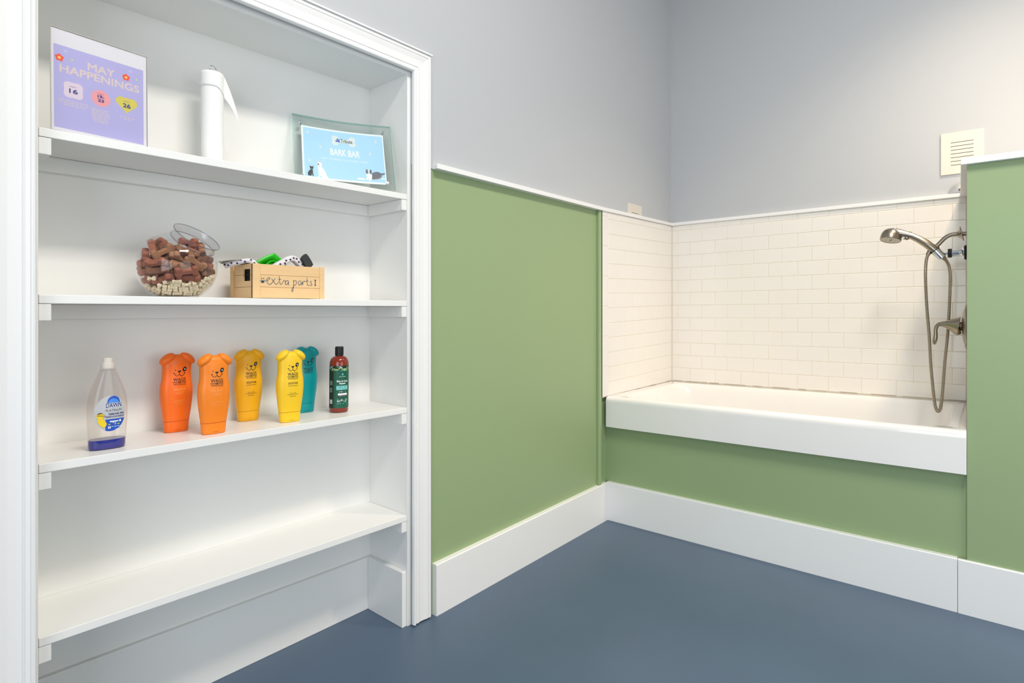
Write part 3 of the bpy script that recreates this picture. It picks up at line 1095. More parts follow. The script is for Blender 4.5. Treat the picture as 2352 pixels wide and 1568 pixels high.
for k, (cx, cy, m, r) in enumerate(((0.415, 0.215, 'print_black', 0.010), (0.428, 0.178, 'print_black', 0.009), (0.447, 0.188, 'bright_blue', 0.011), (0.432, 0.212, 'bright_blue', 0.014), (0.450, 0.222, 'navy', 0.010), (0.418, 0.195, 'glow_blue', 0.009))):
    g.poly([(cx - r, cy + r * 1.3), (cx + r, cy + r * 1.5), (cx + r, cy - r * 1.1), (cx - r * 0.6, cy - r * 1.5)], m, fp, Q + 0.0001 + 2e-5 * k)
tf = lambda x, y, l: fp(x, -y, l)     # text helper with y up
g.text('Tribute', 0.468, -0.238, 0.612, -0.163, 'print_black', tf, Q + 0.0002, 0.012)
g.text('BARK BAR', 0.335, -0.505, 0.695, -0.375, 'print_white', tf, Q, 0.022)
g.text('HELP YOURSELF TO A SWEET TREAT', 0.225, -0.600, 0.800, -0.567, 'print_white', tf, Q, 0.0)
for cx, cy in ((0.075, 0.12), (0.22, 0.365), (0.905, 0.145), (0.825, 0.40), (0.082, 0.66)):
    g.disc(cx, cy + 0.012, 0.013, 'soft_cream', fp, Q, 0.013 * asp, n=14)
    for k in range(4):
        g.disc(cx + (k - 1.5) * 0.0095, cy - 0.016 - (0.007 if k in (1, 2) else 0), 0.0045, 'soft_cream', fp, Q, 0.0055 * asp, n=10)


def shp(pts, m, k=0):
    g.poly(pts, m, fp, Q + 2e-5 * k)


# small dark dog, sitting
shp([(0.060, 0.955), (0.058, 0.90), (0.075, 0.86), (0.100, 0.825), (0.118, 0.84), (0.118, 0.90), (0.126, 0.955), (0.114, 0.958), (0.106, 0.91), (0.100, 0.955)], 'print_black', 1)
g.disc(0.104, 0.805, 0.020, 'print_black', fp, Q + 3e-5, 0.022 * asp)
shp([(0.086, 0.80), (0.078, 0.755), (0.098, 0.785)], 'print_black', 2)
shp([(0.112, 0.785), (0.128, 0.755), (0.124, 0.80)], 'print_black', 2)
g.disc(0.104, 0.822, 0.009, 'print_grey', fp, Q + 8e-5, 0.009 * asp, n=12)
# white dog, sitting
shp([(0.172, 0.965), (0.186, 0.93), (0.180, 0.83), (0.178, 0.74), (0.200, 0.72), (0.222, 0.76), (0.262, 0.84), (0.282, 0.93), (0.296, 0.94), (0.290, 0.968), (0.225, 0.972), (0.206, 0.93), (0.196, 0.968)], 'print_white', 4)
g.disc(0.196, 0.725, 0.030, 'print_white', fp, Q + 9e-5, 0.036 * asp)
shp([(0.170, 0.70), (0.163, 0.64), (0.190, 0.68)], 'pale_pink', 3)
shp([(0.204, 0.675), (0.232, 0.645), (0.226, 0.70)], 'pale_pink', 3)
g.disc(0.183, 0.722, 0.011, 'print_grey', fp, Q + 12e-5, 0.013 * asp, n=14)
g.disc(0.198, 0.760, 0.006, 'print_grey', fp, Q + 12e-5, 0.004 * asp, n=10)
# running collie and bowl
shp([(0.815, 0.90), (0.822, 0.80), (0.86, 0.765), (0.90, 0.755), (0.945, 0.785), (0.988, 0.77), (0.988, 0.795), (0.94, 0.83), (0.93, 0.87), (0.88, 0.90)], 'print_grey', 3)
shp([(0.815, 0.905), (0.83, 0.87), (0.88, 0.86), (0.935, 0.83), (0.95, 0.86), (0.90, 0.90), (0.84, 0.915)], 'print_brown', 4)
shp([(0.750, 0.83), (0.79, 0.80), (0.828, 0.82), (0.822, 0.90), (0.795, 0.955), (0.780, 0.95), (0.785, 0.91), (0.750, 0.935), (0.742, 0.92), (0.765, 0.88)], 'print_white', 5)
shp([(0.935, 0.86), (0.965, 0.885), (0.985, 0.88), (0.985, 0.895), (0.955, 0.905), (0.925, 0.875)], 'print_white', 5)
g.disc(0.790, 0.775, 0.032, 'print_white', fp, Q + 11e-5, 0.036 * asp)
for dx in (-1, 1):
    g.disc(0.790 + dx * 0.022, 0.765, 0.015, 'print_grey', fp, Q + 14e-5, 0.034 * asp, n=16)
g.disc(0.790, 0.795, 0.006, 'print_black', fp, Q + 15e-5, 0.004 * asp, n=10)
shp([(0.640, 0.935), (0.655, 0.895), (0.725, 0.895), (0.740, 0.935)], 'print_white', 4)
g.disc(0.690, 0.895, 0.034, 'glow_blue', fp, Q + 11e-5, 0.006 * asp)
g.build('printed_card', bk)


# ------------------------------------------------------------------ treat jar and biscuits
jx, jy = -2.686, 0.124
JR, JH = 0.091, 0.0785
jz = shelf_z(2, jx) + 0.0008
JC = Vector((jx, jy, jz + JH))
jar = thing('treat_jar', 'clear round fishbowl jar with tilted open mouth, full of dog biscuits', 'jar', (jx, jy, jz))
jaxis = Vector((0.29, -0.53, 0.79)).normalized()
Mj = Matrix.Translation((0, 0, JH)) @ frame(jaxis).to_4x4()
g = G()
t0 = math.asin(0.0535 / JR)
prof = [(JR * math.sin(t0 + (PI - t0) * k / 44), JR * math.cos(t0 + (PI - t0) * k / 44)) for k in range(44)] + [(0.0004, -JR)]
b0 = len(g.v)
g.lathe(prof, 'jar_plastic', Mj, n=72)
for i in range(b0, len(g.v)):   # flat foot
    p = g.v[i]
    if p[2] < 0.0:
        g.v[i] = (p[0], p[1], 0.0)
g.build('bowl', jar)
g = G()
zc = JR * math.cos(t0)
g.lathe([(0.0535, zc), (0.0525, zc + 0.003), (0.0525, zc + 0.016), (0.0545, zc + 0.019), (0.0565, zc + 0.0205), (0.0568, zc + 0.0225), (0.0550, zc + 0.0235), (0.0525, zc + 0.022), (0.0515, zc + 0.017), (0.0515, zc + 0.001)], 'jar_rim', Mj, n=72)
for r_, z_ in ((0.0562, 0.0222), (0.0533, 0.0015)):
    g.lathe([(r_ + 0.0013 * math.cos(2 * PI * k / 10), zc + z_ + 0.0013 * math.sin(2 * PI * k / 10)) for k in range(11)], 'jar_bead', Mj, n=72)
g.build('rim', jar)


def bone_mesh(name, L, W, T, m):
    r = W * 0.285
    ex, ey = L / 2 - r, W / 2 - r
    half = []
    out = []
    shaft = W * 0.27

    def arc(cx, cy, a0, a1, n=7):
        return [(cx + r * math.cos(math.radians(a0 + (a1 - a0) * k / n)), cy + r * math.sin(math.radians(a0 + (a1 - a0) * k / n))) for k in range(n + 1)]
    out += arc(ex, ey, -60, 180)
    out += [(0.0, W * 0.20)]
    out += arc(-ex, ey, 0, 240)
    out += arc(-ex, -ey, 120, 360)
    out += [(0.0, -W * 0.20)]
    out += arc(ex, -ey, 180, 420)
    # pull the shaft in
    outline = [(x, y) for x, y in out]
    g = G()
    n = len(outline)
    def ring(s, z):
        return [(x * (1 - s * 0.10), y * (1 - s * 0.16), z) for x, y in outline]
    g.rings([ring(1, -T / 2), ring(0.2, -T * 0.36), ring(0, 0), ring(0.2, T * 0.36), ring(1, T / 2)], m, True, True, True, True)
    o = g.build(name)
    me = o.data
    bpy.data.objects.remove(o)
    return me


BIG = [bone_mesh('dog_biscuit', 0.054, 0.026, 0.0145, m) for m in ('biscuit_brown', 'biscuit_red', 'biscuit_dark')]
SML = bone_mesh('small_dog_biscuit', 0.0215, 0.0108, 0.0075, 'biscuit_cream')
BL = ['tan-brown bone-shaped dog biscuit in the round jar', 'reddish-brown bone-shaped dog biscuit in the round jar', 'dark brown bone-shaped dog biscuit in the round jar']
BG = ['tan-brown biscuits in the jar', 'reddish biscuits in the jar', 'dark biscuits in the jar']
PILE = [(0, -312, -213, -700, 136, 151, 691, 694), (0, -76, 212, -718, 490, 0, 0, -872), (0, -221, -91, -702, 388, 388, -591, -591), (0, 343, -241, -687, 923, 36, -152, -352), (0, 70, -218, -718, 563, 0, 0, -826), (0, 180, 296, -718, 0, 382, 924, 0),
        (0, -415, 31, -698, 777, -57, 8, 627), (0, -339, -305, -675, 201, 134, -28, 970), (0, 161, 35, -718, 0, -218, -976, 0), (0, 17, 250, -586, 661, -701, -189, -189), (0, -312, -50, -718, 0, 815, 580, 0), (0, 8, 388, -693, 570, 619, -342, -418),
        (0, 65, 482, -659, 261, 461, 377, 760), (0, -337, 241, -707, 50, 395, -916, -42), (0, 478, -136, -666, 169, 886, 357, 242), (0, -28, 6, -718, 0, -218, -976, 0), (0, 236, 272, -607, 91, -14, 972, 217), (0, 36, 170, -718, 0, -536, 844, 0),
        (0, -508, -117, -643, 316, -176, -911, 197), (0, 167, -100, -702, 214, 214, 674, 674), (0, -174, -164, -591, 651, -651, 280, -273), (0, -102, -205, -718, 0, 977, -212, 0), (0, 268, -74, -642, 174, -479, -390, -767), (0, -62, -102, -718, 0, 212, 977, 0),
        (0, -138, 348, -718, 0, -206, 979, 0), (0, -113, -304, -702, 149, 150, 693, 689), (0, 92, -383, -711, 27, 24, -17, -999), (0, -41, 33, -639, 0, 60, -998, 0), (0, 160, 509, -639, 521, 94, -329, 782), (0, -251, 165, -718, 394, 0, 0, -919),
        (0, -223, -233, -590, 645, -646, 292, -285), (0, -297, 409, -662, 286, -932, -176, 135), (0, -320, -46, -639, 630, 0, 0, -777), (0, -387, -329, -580, 820, 159, 1, 550), (0, 122, 102, -639, 0, 731, -682, 0), (0, 202, 138, -718, 0, -976, 218, 0),
        (0, -213, 91, -642, 227, 436, -236, 838), (0, -133, -399, -697, 9, 977, -212, 28), (0, 372, -3, -709, 40, -911, 408, -42), (0, -364, 454, -577, 884, -381, -42, 269), (0, 566, 164, -588, 920, 74, -376, 85), (0, 443, 355, -592, 140, -312, 512, 788),
        (0, -459, 111, -618, 899, -156, -211, 352), (0, 78, -486, -649, 924, 372, -88, 3), (0, 437, 64, -579, 697, -673, -143, -202), (0, 415, 141, -695, 229, -859, 436, -141), (0, -475, 271, -627, 245, 272, -893, -262), (0, -591, 79, -576, 322, -704, -556, 303),
        (0, 222, -288, -709, 366, -39, 11, 930), (0, -176, -440, -619, 25, 866, 499, 15), (0, -25, -335, -580, 334, -241, -855, 315), (0, 578, -8, -600, 336, 411, 833, 158), (0, 500, 271, -608, 102, 340, 139, -924), (0, -86, 571, -600, 259, -747, 550, 268),
        (0, -521, -200, -600, 785, 505, 97, -345), (0, 522, -315, -565, 922, -196, -331, 48), (0, 279, 99, -634, 736, -31, -28, 676), (0, 292, 329, -687, 214, -312, -787, 486), (0, 252, 505, -594, 284, 800, -335, -409), (0, -19, -198, -623, 248, -248, -662, 662),
        (0, -172, -43, -578, 629, 667, -95, -388), (0, -314, -225, -475, 365, -191, -544, 731), (0, 168, -322, -630, 16, 922, -386, 35), (0, 541, 386, -471, 466, 159, 169, 854), (0, 362, 398, -547, 553, 734, 394, -7), (0, -173, 209, -576, 764, -243, 320, 505),
        (0, -65, -594, -562, 368, -925, 69, -60), (0, 682, 2, -476, 439, 280, 837, 169), (0, 399, 222, -564, 338, -646, 684, -15), (0, 223, -206, -611, 39, 348, 924, 154), (0, 345, 46, -514, 239, 213, -39, -947), (0, -143, 431, -627, 488, 345, 606, 524),
        (0, -181, 289, -529, 158, -32, -913, 374), (0, -34, -538, -614, 66, 56, 922, 376), (0, 202, 122, -541, 662, -695, -206, 191), (0, 115, 504, -516, 665, 109, 348, -652), (0, 34, 366, -599, 63, -137, -988, -35), (0, -290, -381, -610, 557, -20, 118, -822),
        (0, 296, -474, -600, 134, -138, 878, 438), (0, -335, 215, -555, 765, 375, 351, -388), (0, 154, -609, -527, 112, -62, 925, 358), (0, 394, -85, -611, 555, 175, -186, -792), (0, 208, 221, -518, 686, -644, -333, 64), (0, -195, 231, -451, 73, -97, -915, -385),
        (0, -28, -672, -487, 886, -453, -19, -93), (0, 185, -550, -576, 73, 115, 365, -921), (0, 1, -95, -564, 669, -261, 604, 345), (0, 242, -318, -475, 300, -312, -719, -543), (0, -543, 325, -541, 283, 260, -868, -314), (0, 376, -322, -564, 925, -140, -275, 222),
        (0, 228, 626, -477, 269, 910, -216, -228), (0, 141, 358, -510, 79, 40, -307, 947), (0, 74, -358, -537, 812, -277, 350, -376), (0, 388, 519, -522, 890, 290, -318, 154), (0, 203, 514, -411, 91, -65, -932, -346), (0, 41, 588, -524, 882, 376, 127, 254),
        (0, -69, -472, -522, 108, -62, -433, -893), (0, 485, -134, -557, 233, -543, 773, -230), (0, -10, 156, -583, 179, 3, 983, -34), (0, -224, -164, -495, 366, 8, 7, 931), (0, 254, 207, -380, 729, 683, 29, 43), (0, -95, 403, -500, 290, -580, 514, -562),
        (0, -202, 493, -544, 697, -84, -200, -683), (0, 556, -165, -498, 66, -886, 221, 402), (0, 495, -441, -503, 166, -379, 235, 879), (0, -238, -664, -416, 260, -950, 167, -42), (0, -376, 512, -518, 343, 899, 269, 32), (0, -282, -539, -545, 214, -45, -314, 924),
        (0, 517, 1, -456, 187, -165, 445, -860), (0, -293, 337, -364, 5, 329, 651, -684), (0, -128, -354, -492, 73, 148, 925, 344), (0, 640, -21, -392, 124, 823, 296, 470), (0, 588, 396, -406, 849, -171, 158, -474), (0, -440, -75, -565, 214, 678, -686, 155),
        (0, 710, 98, -422, 264, -449, -201, 830), (0, 333, -103, -534, 544, -738, -391, 85), (0, 378, -161, -502, 541, -740, -391, 83), (0, -278, 338, -606, 349, -899, -224, 138), (0, 547, 211, -479, 45, -917, -160, -362), (0, -362, 369, -511, 358, -892, -229, 157),
        (0, -400, -405, -515, 494, -12, 159, -855), (0, 119, -296, -483, 855, 28, 446, 264), (0, 75, -156, -554, 123, 643, -347, 672), (0, -71, 704, -438, 247, -362, -796, -418), (0, -642, 102, -499, 724, -270, -179, 609), (0, -244, -613, -486, 934, 307, -46, -177),
        (0, -63, -409, -411, 345, -921, 170, -65), (0, 347, 628, -380, 965, -139, -87, -203), (0, 76, 0, -560, 961, 0, 0, -276), (0, 750, -238, -269, 695, -439, -384, 420), (0, 667, 369, -333, 709, 475, -250, -457), (0, 312, -515, -431, 575, 719, 377, 104),
        (0, 151, -434, -475, 465, 52, -884, 6), (0, 344, 119, -346, 962, -73, 245, 99), (0, 530, 240, -379, 243, -844, 393, -272), (0, -201, 675, -435, 768, 425, 287, -383), (0, 308, 364, -408, 421, 208, -65, 880), (0, 754, -86, -342, 423, 433, -324, -727),
        (0, 189, 439, -471, 100, -148, -436, -882), (0, 274, 7, -458, 46, -967, 82, -237), (0, -47, 643, -383, 223, -354, -808, -414), (0, 153, 766, -284, 818, 566, -47, -94), (0, 366, -568, -477, 104, -337, 785, -508), (0, 659, -230, -454, 239, -573, 667, -413),
        (0, 83, 604, -316, 610, 329, -612, -381), (0, 444, 181, -448, 369, -175, -333, 850), (0, 147, 291, -428, 198, 156, -85, -964), (0, -85, -244, -433, 41, -974, -88, 207), (0, -3, 394, -484, 672, -461, -409, 410), (0, -238, -431, -475, 104, 512, 508, -685),
        (0, 415, -584, -396, 197, -912, -321, 163), (0, 612, -408, -361, 76, 451, -862, -218), (0, -517, 182, -488, 438, -39, -816, 375), (0, -13, -533, -464, 938, 323, 127, 13), (0, 390, 517, -281, 620, -99, 761, -163), (0, -133, 78, -502, 246, 154, -360, 887),
        (0, 180, 659, -350, 715, -117, 149, 673), (0, 472, -357, -452, 872, -310, -163, 342), (0, 407, 420, -433, 781, 457, -263, -333), (0, -228, 443, -412, 970, -186, -82, -132), (0, 250, -457, -435, 609, -583, 36, 537), (0, 645, -438, -277, 456, 764, 372, 265),
        (0, 42, 727, -402, 459, -773, 388, 205), (0, 135, -619, -430, 636, 91, -254, 723), (0, 649, 116, -331, 589, 635, -270, 420), (0, -387, -501, -436, 967, -151, -1, 207), (0, 487, 19, -340, 66, -64, 873, 479), (0, 413, 148, -297, 5, -886, -386, 256),
        (0, -167, 562, -462, 833, 539, 38, 123), (0, 628, 502, -216, 549, -713, 350, -260), (0, 467, 502, -296, 629, -50, 766, -123), (0, 104, 413, -340, 979, -82, -158, 96), (0, 275, 531, -293, 598, 51, -101, -793), (0, 483, -592, -322, 350, 125, -500, -782),
        (0, 431, 656, -276, 527, -805, 123, -242), (0, -516, -349, -543, 542, -376, -53, -750), (0, 340, 300, -335, 791, -589, 141, 92), (0, 719, 227, -314, 502, 270, 676, -467), (0, -57, 438, -401, 570, 518, 571, 283), (0, -365, 597, -451, 855, 456, 156, 192),
        (0, -667, -319, -340, 617, 579, -359, -393), (0, 600, 334, -296, 460, -708, 469, -260), (1, -441, -399, -351, 522, -106, 108, 840), (1, -444, 297, -277, 225, 429, 875, 6), (1, 425, -253, -290, 874, 413, 132, 217), (1, -152, -54, -344, 979, -22, 41, 197),
        (1, 151, -174, -291, 142, -133, 406, -893), (1, 43, -589, -299, 62, 125, 955, 260), (1, 527, -400, -155, 326, 116, -74, -935), (1, -501, 4, -408, 118, -285, 484, -819), (1, -116, 450, -262, 168, 938, -271, 136), (1, 229, 340, -43, 367, 709, 592, 113),
        (1, 416, 195, -178, 91, -703, -663, 239), (1, 65, 709, -152, 547, -833, 51, -64), (1, -190, 595, -111, 810, 552, -198, -34), (1, -397, -287, -167, 393, 256, 701, 538), (1, -21, 51, -210, 980, -22, 41, 193), (1, -41, -719, -151, 858, -505, -47, -79),
        (1, -105, 271, 50, 144, 337, -792, -488), (1, 508, 560, 86, 608, -146, 649, 433), (1, 690, 137, -108, 616, -168, -246, 729), (1, -659, 189, 86, 95, -508, 850, 102), (1, -585, 91, -127, 250, 168, -128, -945), (1, -274, 393, 107, 272, -810, 274, 442),
        (1, 407, -433, 43, 38, -224, -964, -138), (1, -569, -398, -149, 9, 468, 881, -68), (1, -90, -279, -61, 152, -348, -893, -243), (1, 398, 369, 167, 334, -310, -871, -184), (1, -114, -466, 197, 327, -140, -159, -921), (1, -550, 372, -86, 265, -115, 666, -687),
        (1, 571, 47, 68, 48, -548, 775, 310), (1, -96, -559, -12, 36, -125, 266, -955), (1, 112, -78, -64, 951, -25, 37, -307), (1, 51, -567, 396, 146, -977, 15, 155), (1, -669, 106, 275, 622, -494, -498, 349), (1, 94, 566, 175, 130, 139, -913, 362),
        (1, -594, -382, 53, 831, -278, 108, -469), (1, 651, -111, 160, 152, -598, 759, 209), (1, -357, 656, 140, 742, -621, -141, 208), (1, -61, 164, 158, 317, -156, 484, -800), (1, -403, -185, 137, 184, 509, 805, 243), (1, -273, 377, 449, 680, 187, 479, -522),
        (1, 427, -431, 199, 142, -974, -176, -20), (1, 414, 80, 216, 414, -313, 823, -230), (1, 188, -680, 97, 840, -453, 218, 204), (1, -427, -328, 343, 162, 235, 784, -551), (1, -31, -106, 202, 170, 940, 235, -180), (1, 166, 193, 435, 933, -332, -2, 136),
        (1, 486, -260, 441, 483, -684, -393, 379), (1, 148, -287, 613, 563, -631, 426, -321), (1, 175, -250, 327, 885, 417, 157, 134), (1, -545, 18, 434, 135, 665, -427, -598), (1, -259, 225, 507, 628, 142, 495, -584), (1, 381, 37, 582, 8, -138, 933, -331),
        (1, 241, 40, 370, 773, -235, -234, -541), (1, -157, -71, 393, 182, 954, 170, -168)]
for i, (k, x, y, z, qw, qx, qy, qz) in enumerate(PILE):
    ci = (i * 7 + i // 3) % 5
    ci = (0, 1, 0, 2, 1)[ci]
    o = bpy.data.objects.new('dog_biscuit' if k else 'small_dog_biscuit', BIG[ci] if k else SML)
    COL.objects.link(o)
    o.location = (JC.x + x / 1e4, JC.y + y / 1e4, JC.z + z / 1e4)
    o.rotation_mode = 'QUATERNION'
    o.rotation_quaternion = (qw / 1e3, qx / 1e3, qy / 1e3, qz / 1e3)
    if k:
        tag(o, BL[ci], 'dog biscuit', BG[ci])
    else:
        tag(o, 'tiny cream bone-shaped dog biscuit low in the round jar', 'dog biscuit', 'cream biscuits in the jar')

# ------------------------------------------------------------------ wooden crate
cx, cy = -2.520, 0.070
cz = shelf_z(2, -2.41) + 0.0016
CWD, CDP, CHT, CT = 0.2143, 0.138, 0.0958, 0.0075
cr = thing('wooden_crate', 'small pale pine crate with extra parts handwritten on its front', 'crate', (cx, cy, cz))
ZL = (0.0312, 0.0655)
f = lambda x, y, l: (x, -l, y)
g = G()
zs = [0, ZL[0], ZL[1], CHT]
for a, b in zip(zs, zs[1:]):
    g.box((0.0, 0.0, a + 0.0004), (CWD, CT, b - 0.0004), 'pine')
g.box((0.0, 0.0012, 0.0), (CWD, CT - 0.001, CHT - 0.001), 'pine_dark')
g.box((0.0, -0.0022, 0.0), (0.0198, 0.0, CHT + 0.0004), 'pine')
g.box((CWD - 0.0150, -0.0022, 0.0), (CWD, 0.0, CHT + 0.0004), 'pine')
ST = [
    [(39.1, 47.8), (47.3, 55.0), (46.6, 57.7), (41.9, 56.8), (38.9, 49.2), (43.2, 40.5), (50.0, 39.4), (56.9, 47.1)],
    [(52.8, 55.2), (56.9, 49.9), (62.4, 41.9), (67.3, 40.0), (73.6, 47.8)], [(63.1, 56.3), (56.9, 47.1), (51.4, 40.8)],
    [(75.0, 63.0), (75.7, 50.6), (77.8, 40.3), (83.4, 42.6)], [(71.5, 52.9), (79.9, 54.9)],
    [(83.4, 42.6), (87.7, 51.1), (89.8, 51.8), (92.6, 49.9), (91.9, 41.5)],
    [(102.0, 51.6), (94.8, 49.9), (92.6, 42.9), (97.7, 39.6), (102.0, 48.8), (102.0, 40.4), (104.1, 38.4)],
    [(117.2, 54.3), (117.9, 43.8), (116.5, 28.2), (113.5, 19.7), (112.1, 25.3), (115.7, 33.8)],
    [(117.2, 49.4), (123.8, 52.5), (126.7, 46.9), (122.3, 39.0), (117.2, 39.5)],
    [(140.8, 51.7), (134.1, 51.4), (131.9, 44.2), (135.6, 39.4), (140.8, 47.4), (141.6, 39.6)],
    [(143.8, 51.8), (145.3, 40.4), (146.8, 49.0), (151.3, 52.1), (152.8, 49.3)],
    [(158.9, 62.4), (158.9, 48.0), (161.2, 39.5), (164.2, 41.0)], [(155.1, 52.2), (163.5, 53.3)],
    [(174.2, 52.9), (169.6, 49.9), (175.0, 42.8), (170.4, 39.8), (165.8, 41.1)]]
for i, s in enumerate(ST):
    g.stroke(smooth_path([(a / 1e3, b / 1e3) for a, b in s], 6), 0.00155, 'ink_blue', f, 0.0002 + i * 6e-6)
g.disc(0.0277, 0.0461, 0.0048, 'ink_blue', f, 0.0003, 0.0040)
for a, b in ((0.0210, 0.0485), (0.0250, 0.0547), (0.0304, 0.0550), (0.0344, 0.0490)):
    g.disc(a, b, 0.0013, 'ink_blue', f, 0.0003, 0.0022, n=12)
g.rect(0.1839, 0.0405, 0.1864, 0.0560, 'ink_blue', f, 0.0003)
for dx in (-1, 1):
    for zz in (0.0405, 0.0560):
        g.disc(0.18515 + dx * 0.0014, zz, 0.0016, 'ink_blue', f, 0.00032, n=10)
g.build('front_panel', cr, bevel=0.0004, segs=1)
for side in (0, 1):
    g = G()
    x0 = CWD - CT if side else 0.0
    a_, b_ = CT + 0.0004, CDP - CT - 0.0004
    hy0, hy1, hz0, hz1 = 0.017, 0.060, 0.048, 0.0815
    xs = (x0 + 0.001, x0 + CT - 0.001)
    g.box((xs[0], a_, 0.0004), (xs[1], b_, ZL[0] - 0.0004), 'pine')
    g.box((xs[0], a_, ZL[0] + 0.0004), (xs[1], b_, hz0), 'pine')
    g.box((xs[0], a_, hz0), (xs[1], hy0, ZL[1] - 0.0004), 'pine')
    g.box((xs[0], a_, ZL[1] + 0.0004), (xs[1], hy0, hz1), 'pine')
    g.box((xs[0], hy1, hz0), (xs[1], b_, ZL[1] - 0.0004), 'pine')
    g.box((xs[0], hy1, ZL[1] + 0.0004), (xs[1], b_, hz1), 'pine')
    g.box((xs[0], a_, hz1), (xs[1], b_, CHT), 'pine')
    g.box((x0 + 0.003, hy1, ZL[1] - 0.0006), (x0 + 0.004, b_, ZL[1] + 0.0006), 'pine_dark')
    sx = x0 + CT - 0.001 if side else x0 - 0.002
    g.box((sx, CDP - 0.024, 0.004), (sx + 0.003, CDP - CT - 0.0004, CHT), 'pine')
    g.build('side_panel', cr, bevel=0.0004, segs=1)
g = G()
for a, b in zip(zs, zs[1:]):
    g.box((0.0, CDP - CT, a + 0.0004), (CWD, CDP, b - 0.0004), 'pine')
g.build('rear_panel', cr, bevel=0.0004, segs=1)
g = G()
g.box((CT, CT + 0.0004, 0.0006), (CWD - CT, CDP - CT - 0.0004, 0.005), 'pine')
g.build('bottom_panel', cr)

CB = Vector((cx, cy, cz))
ZB = 0.0056                    # crate floor


def dots(g, path_fn, spots, m='print_black'):
    for (s, h) in spots:
        c, ux, uy = path_fn(s, h)
        fn = lambda x, y, l: tuple(c + ux * x + uy * y + ux.cross(uy).normalized() * l)
        g.disc(0, -0.001, 0.0027, m, fn, 0.0004, 0.0021, n=12)
        for k in (-1, 0, 1):
            g.disc(k * 0.0024, 0.0021 - abs(k) * 0.0007, 0.0010, m, fn, 0.0004, 0.0014, n=8)


# bright green dished toy standing in the crate
gr = thing('green_plastic_dish', 'bright green oval plastic dish sticking up out of the pine crate', 'dish', (CB.x + 0.076, CB.y + 0.055, CB.z + ZB))
g = G()
Rg = Matrix.Rotation(0.12, 3, 'Y') @ Matrix.Rotation(0.10, 3, 'X')
n = 48
def lens(t, s):                # pointed oval
    a = 2 * PI * t
    return Vector((0.061 * s * math.copysign(abs(math.cos(a)) ** 1.15, math.cos(a)), 0, 0.0635 * s * math.copysign(abs(math.sin(a)) ** 1.0, math.sin(a)) * (1 - 0.30 * abs(math.cos(a)))))
rs = []
for s, y in ((0.0, 0.008), (0.55, 0.008), (0.62, 0.004), (0.80, -0.004), (0.86, -0.0062), (0.93, -0.0068), (1.0, -0.004), (1.0, 0.001), (0.95, 0.004), (0.70, 0.011), (0.60, 0.0125), (0.0, 0.0125)):
    rs.append([Rg @ (lens(i / n, s) + Vector((0, y, 0))) + Vector((0, 0, 0.0650)) for i in range(n)])
g.rings(rs, 'lime_plastic')
g.build('dish_body', gr)
g = G()
g.torus(Rg @ Vector((0.004, -0.0035, 0.018)) + Vector((0, 0, 0.0650)), 0.022, 0.0022, 'lime_plastic', Rg @ Matrix.Rotation(PI / 2, 3, 'X'), sx=1.05, sy=1.0)
g.build('raised_ring', gr)

# white paw-print strap with charcoal end, folded over the front right
bn = thing('paw_print_strap', 'white paw-print fabric strap with charcoal end, propped in the right half of the crate', 'strap', (CB.x + 0.13, CB.y + 0.028, CB.z + ZB))
o = bn.location
pt = [(0.020, 0.004), (0.040, 0.050), (0.066, 0.082), (0.084, 0.096), (0.100, 0.1055), (0.112, 0.1135), (0.1215, 0.1185), (0.130, 0.1190), (0.1385, 0.1160), (0.147, 0.1085), (0.156, 0.0995), (0.163, 0.092), (0.168, 0.080), (0.170, 0.055), (0.171, 0.006)]
pt = smooth_path([(cx + a, CB.y + 0.0305, cz + b) for a, b in pt], 4)
g = G()
rs = []
for i, p in enumerate(pt):
    a, b = Vector(pt[max(i - 1, 0)]), Vector(pt[min(i + 1, len(pt) - 1)])
    t = (b - a).normalized()
    nrm = Vector((-t.z, 0, t.x))
    ring = []
    for k in range(16):
        q = 2 * PI * k / 16
        sx_ = math.copysign(abs(math.cos(q)) ** 0.4, math.cos(q))
        sy_ = math.copysign(abs(math.sin(q)) ** 0.4, math.sin(q))
        ring.append(Vector(p) + Vector((0, 0.0115 * sx_, 0)) + nrm * (0.0088 * sy_) - o)
    rs.append(ring)
g.rings(rs, 'bandana', True, True, True, True)


def strap_pt(i, h):
    p = Vector(pt[i])
    t = (Vector(pt[i + 1]) - Vector(pt[i - 1])).normalized()
    nrm = Vector((-t.z, 0, t.x))
    return p + Vector((0, -0.0116, 0)) + nrm * h - o, t, nrm


for i, h in ((13, 0.001), (16, -0.003), (18, 0.002), (22, -0.002), (27, 0.001), (31, 0.0015), (35, -0.0015), (39, 0.002), (43, 0.0)):
    c, t, nrm = strap_pt(min(i, len(pt) - 2), h)
    fn = lambda x, y, l, c=c, t=t, nrm=nrm: tuple(c + t * x + nrm * y + Vector((0, -l, 0)))
    g.disc(0, -0.0008, 0.0025, 'print_black', fn, 0.0004, 0.0019, n=12)
    for k in (-1, 0, 1):
        g.disc(k * 0.0023, 0.0021 - abs(k) * 0.0006, 0.0009, 'print_black', fn, 0.0004, 0.0013, n=8)
g.build('paw_print_fabric', bn)
g = G()
Y0, Y1 = 0.0082, 0.0225
qd = [(0.1480, 0.1195), (0.1550, 0.1290), (0.1628, 0.1352), (0.1700, 0.1275), (0.1790, 0.1140), (0.1845, 0.1040), (0.1800, 0.0975), (0.1700, 0.0935), (0.1590, 0.0985), (0.1540, 0.1080)]
rs = []
for y, s in ((Y0, 0.97), (Y0 + 0.002, 1.0), (Y1 - 0.002, 1.0), (Y1, 0.97)):
    rs.append([Vector((cx + 0.165 + (a - 0.165) * s, CB.y + y, cz + 0.115 + (b - 0.115) * s)) - o for a, b in qd])
g.rings(rs, 'charcoal_fabric', False, True, True, True)
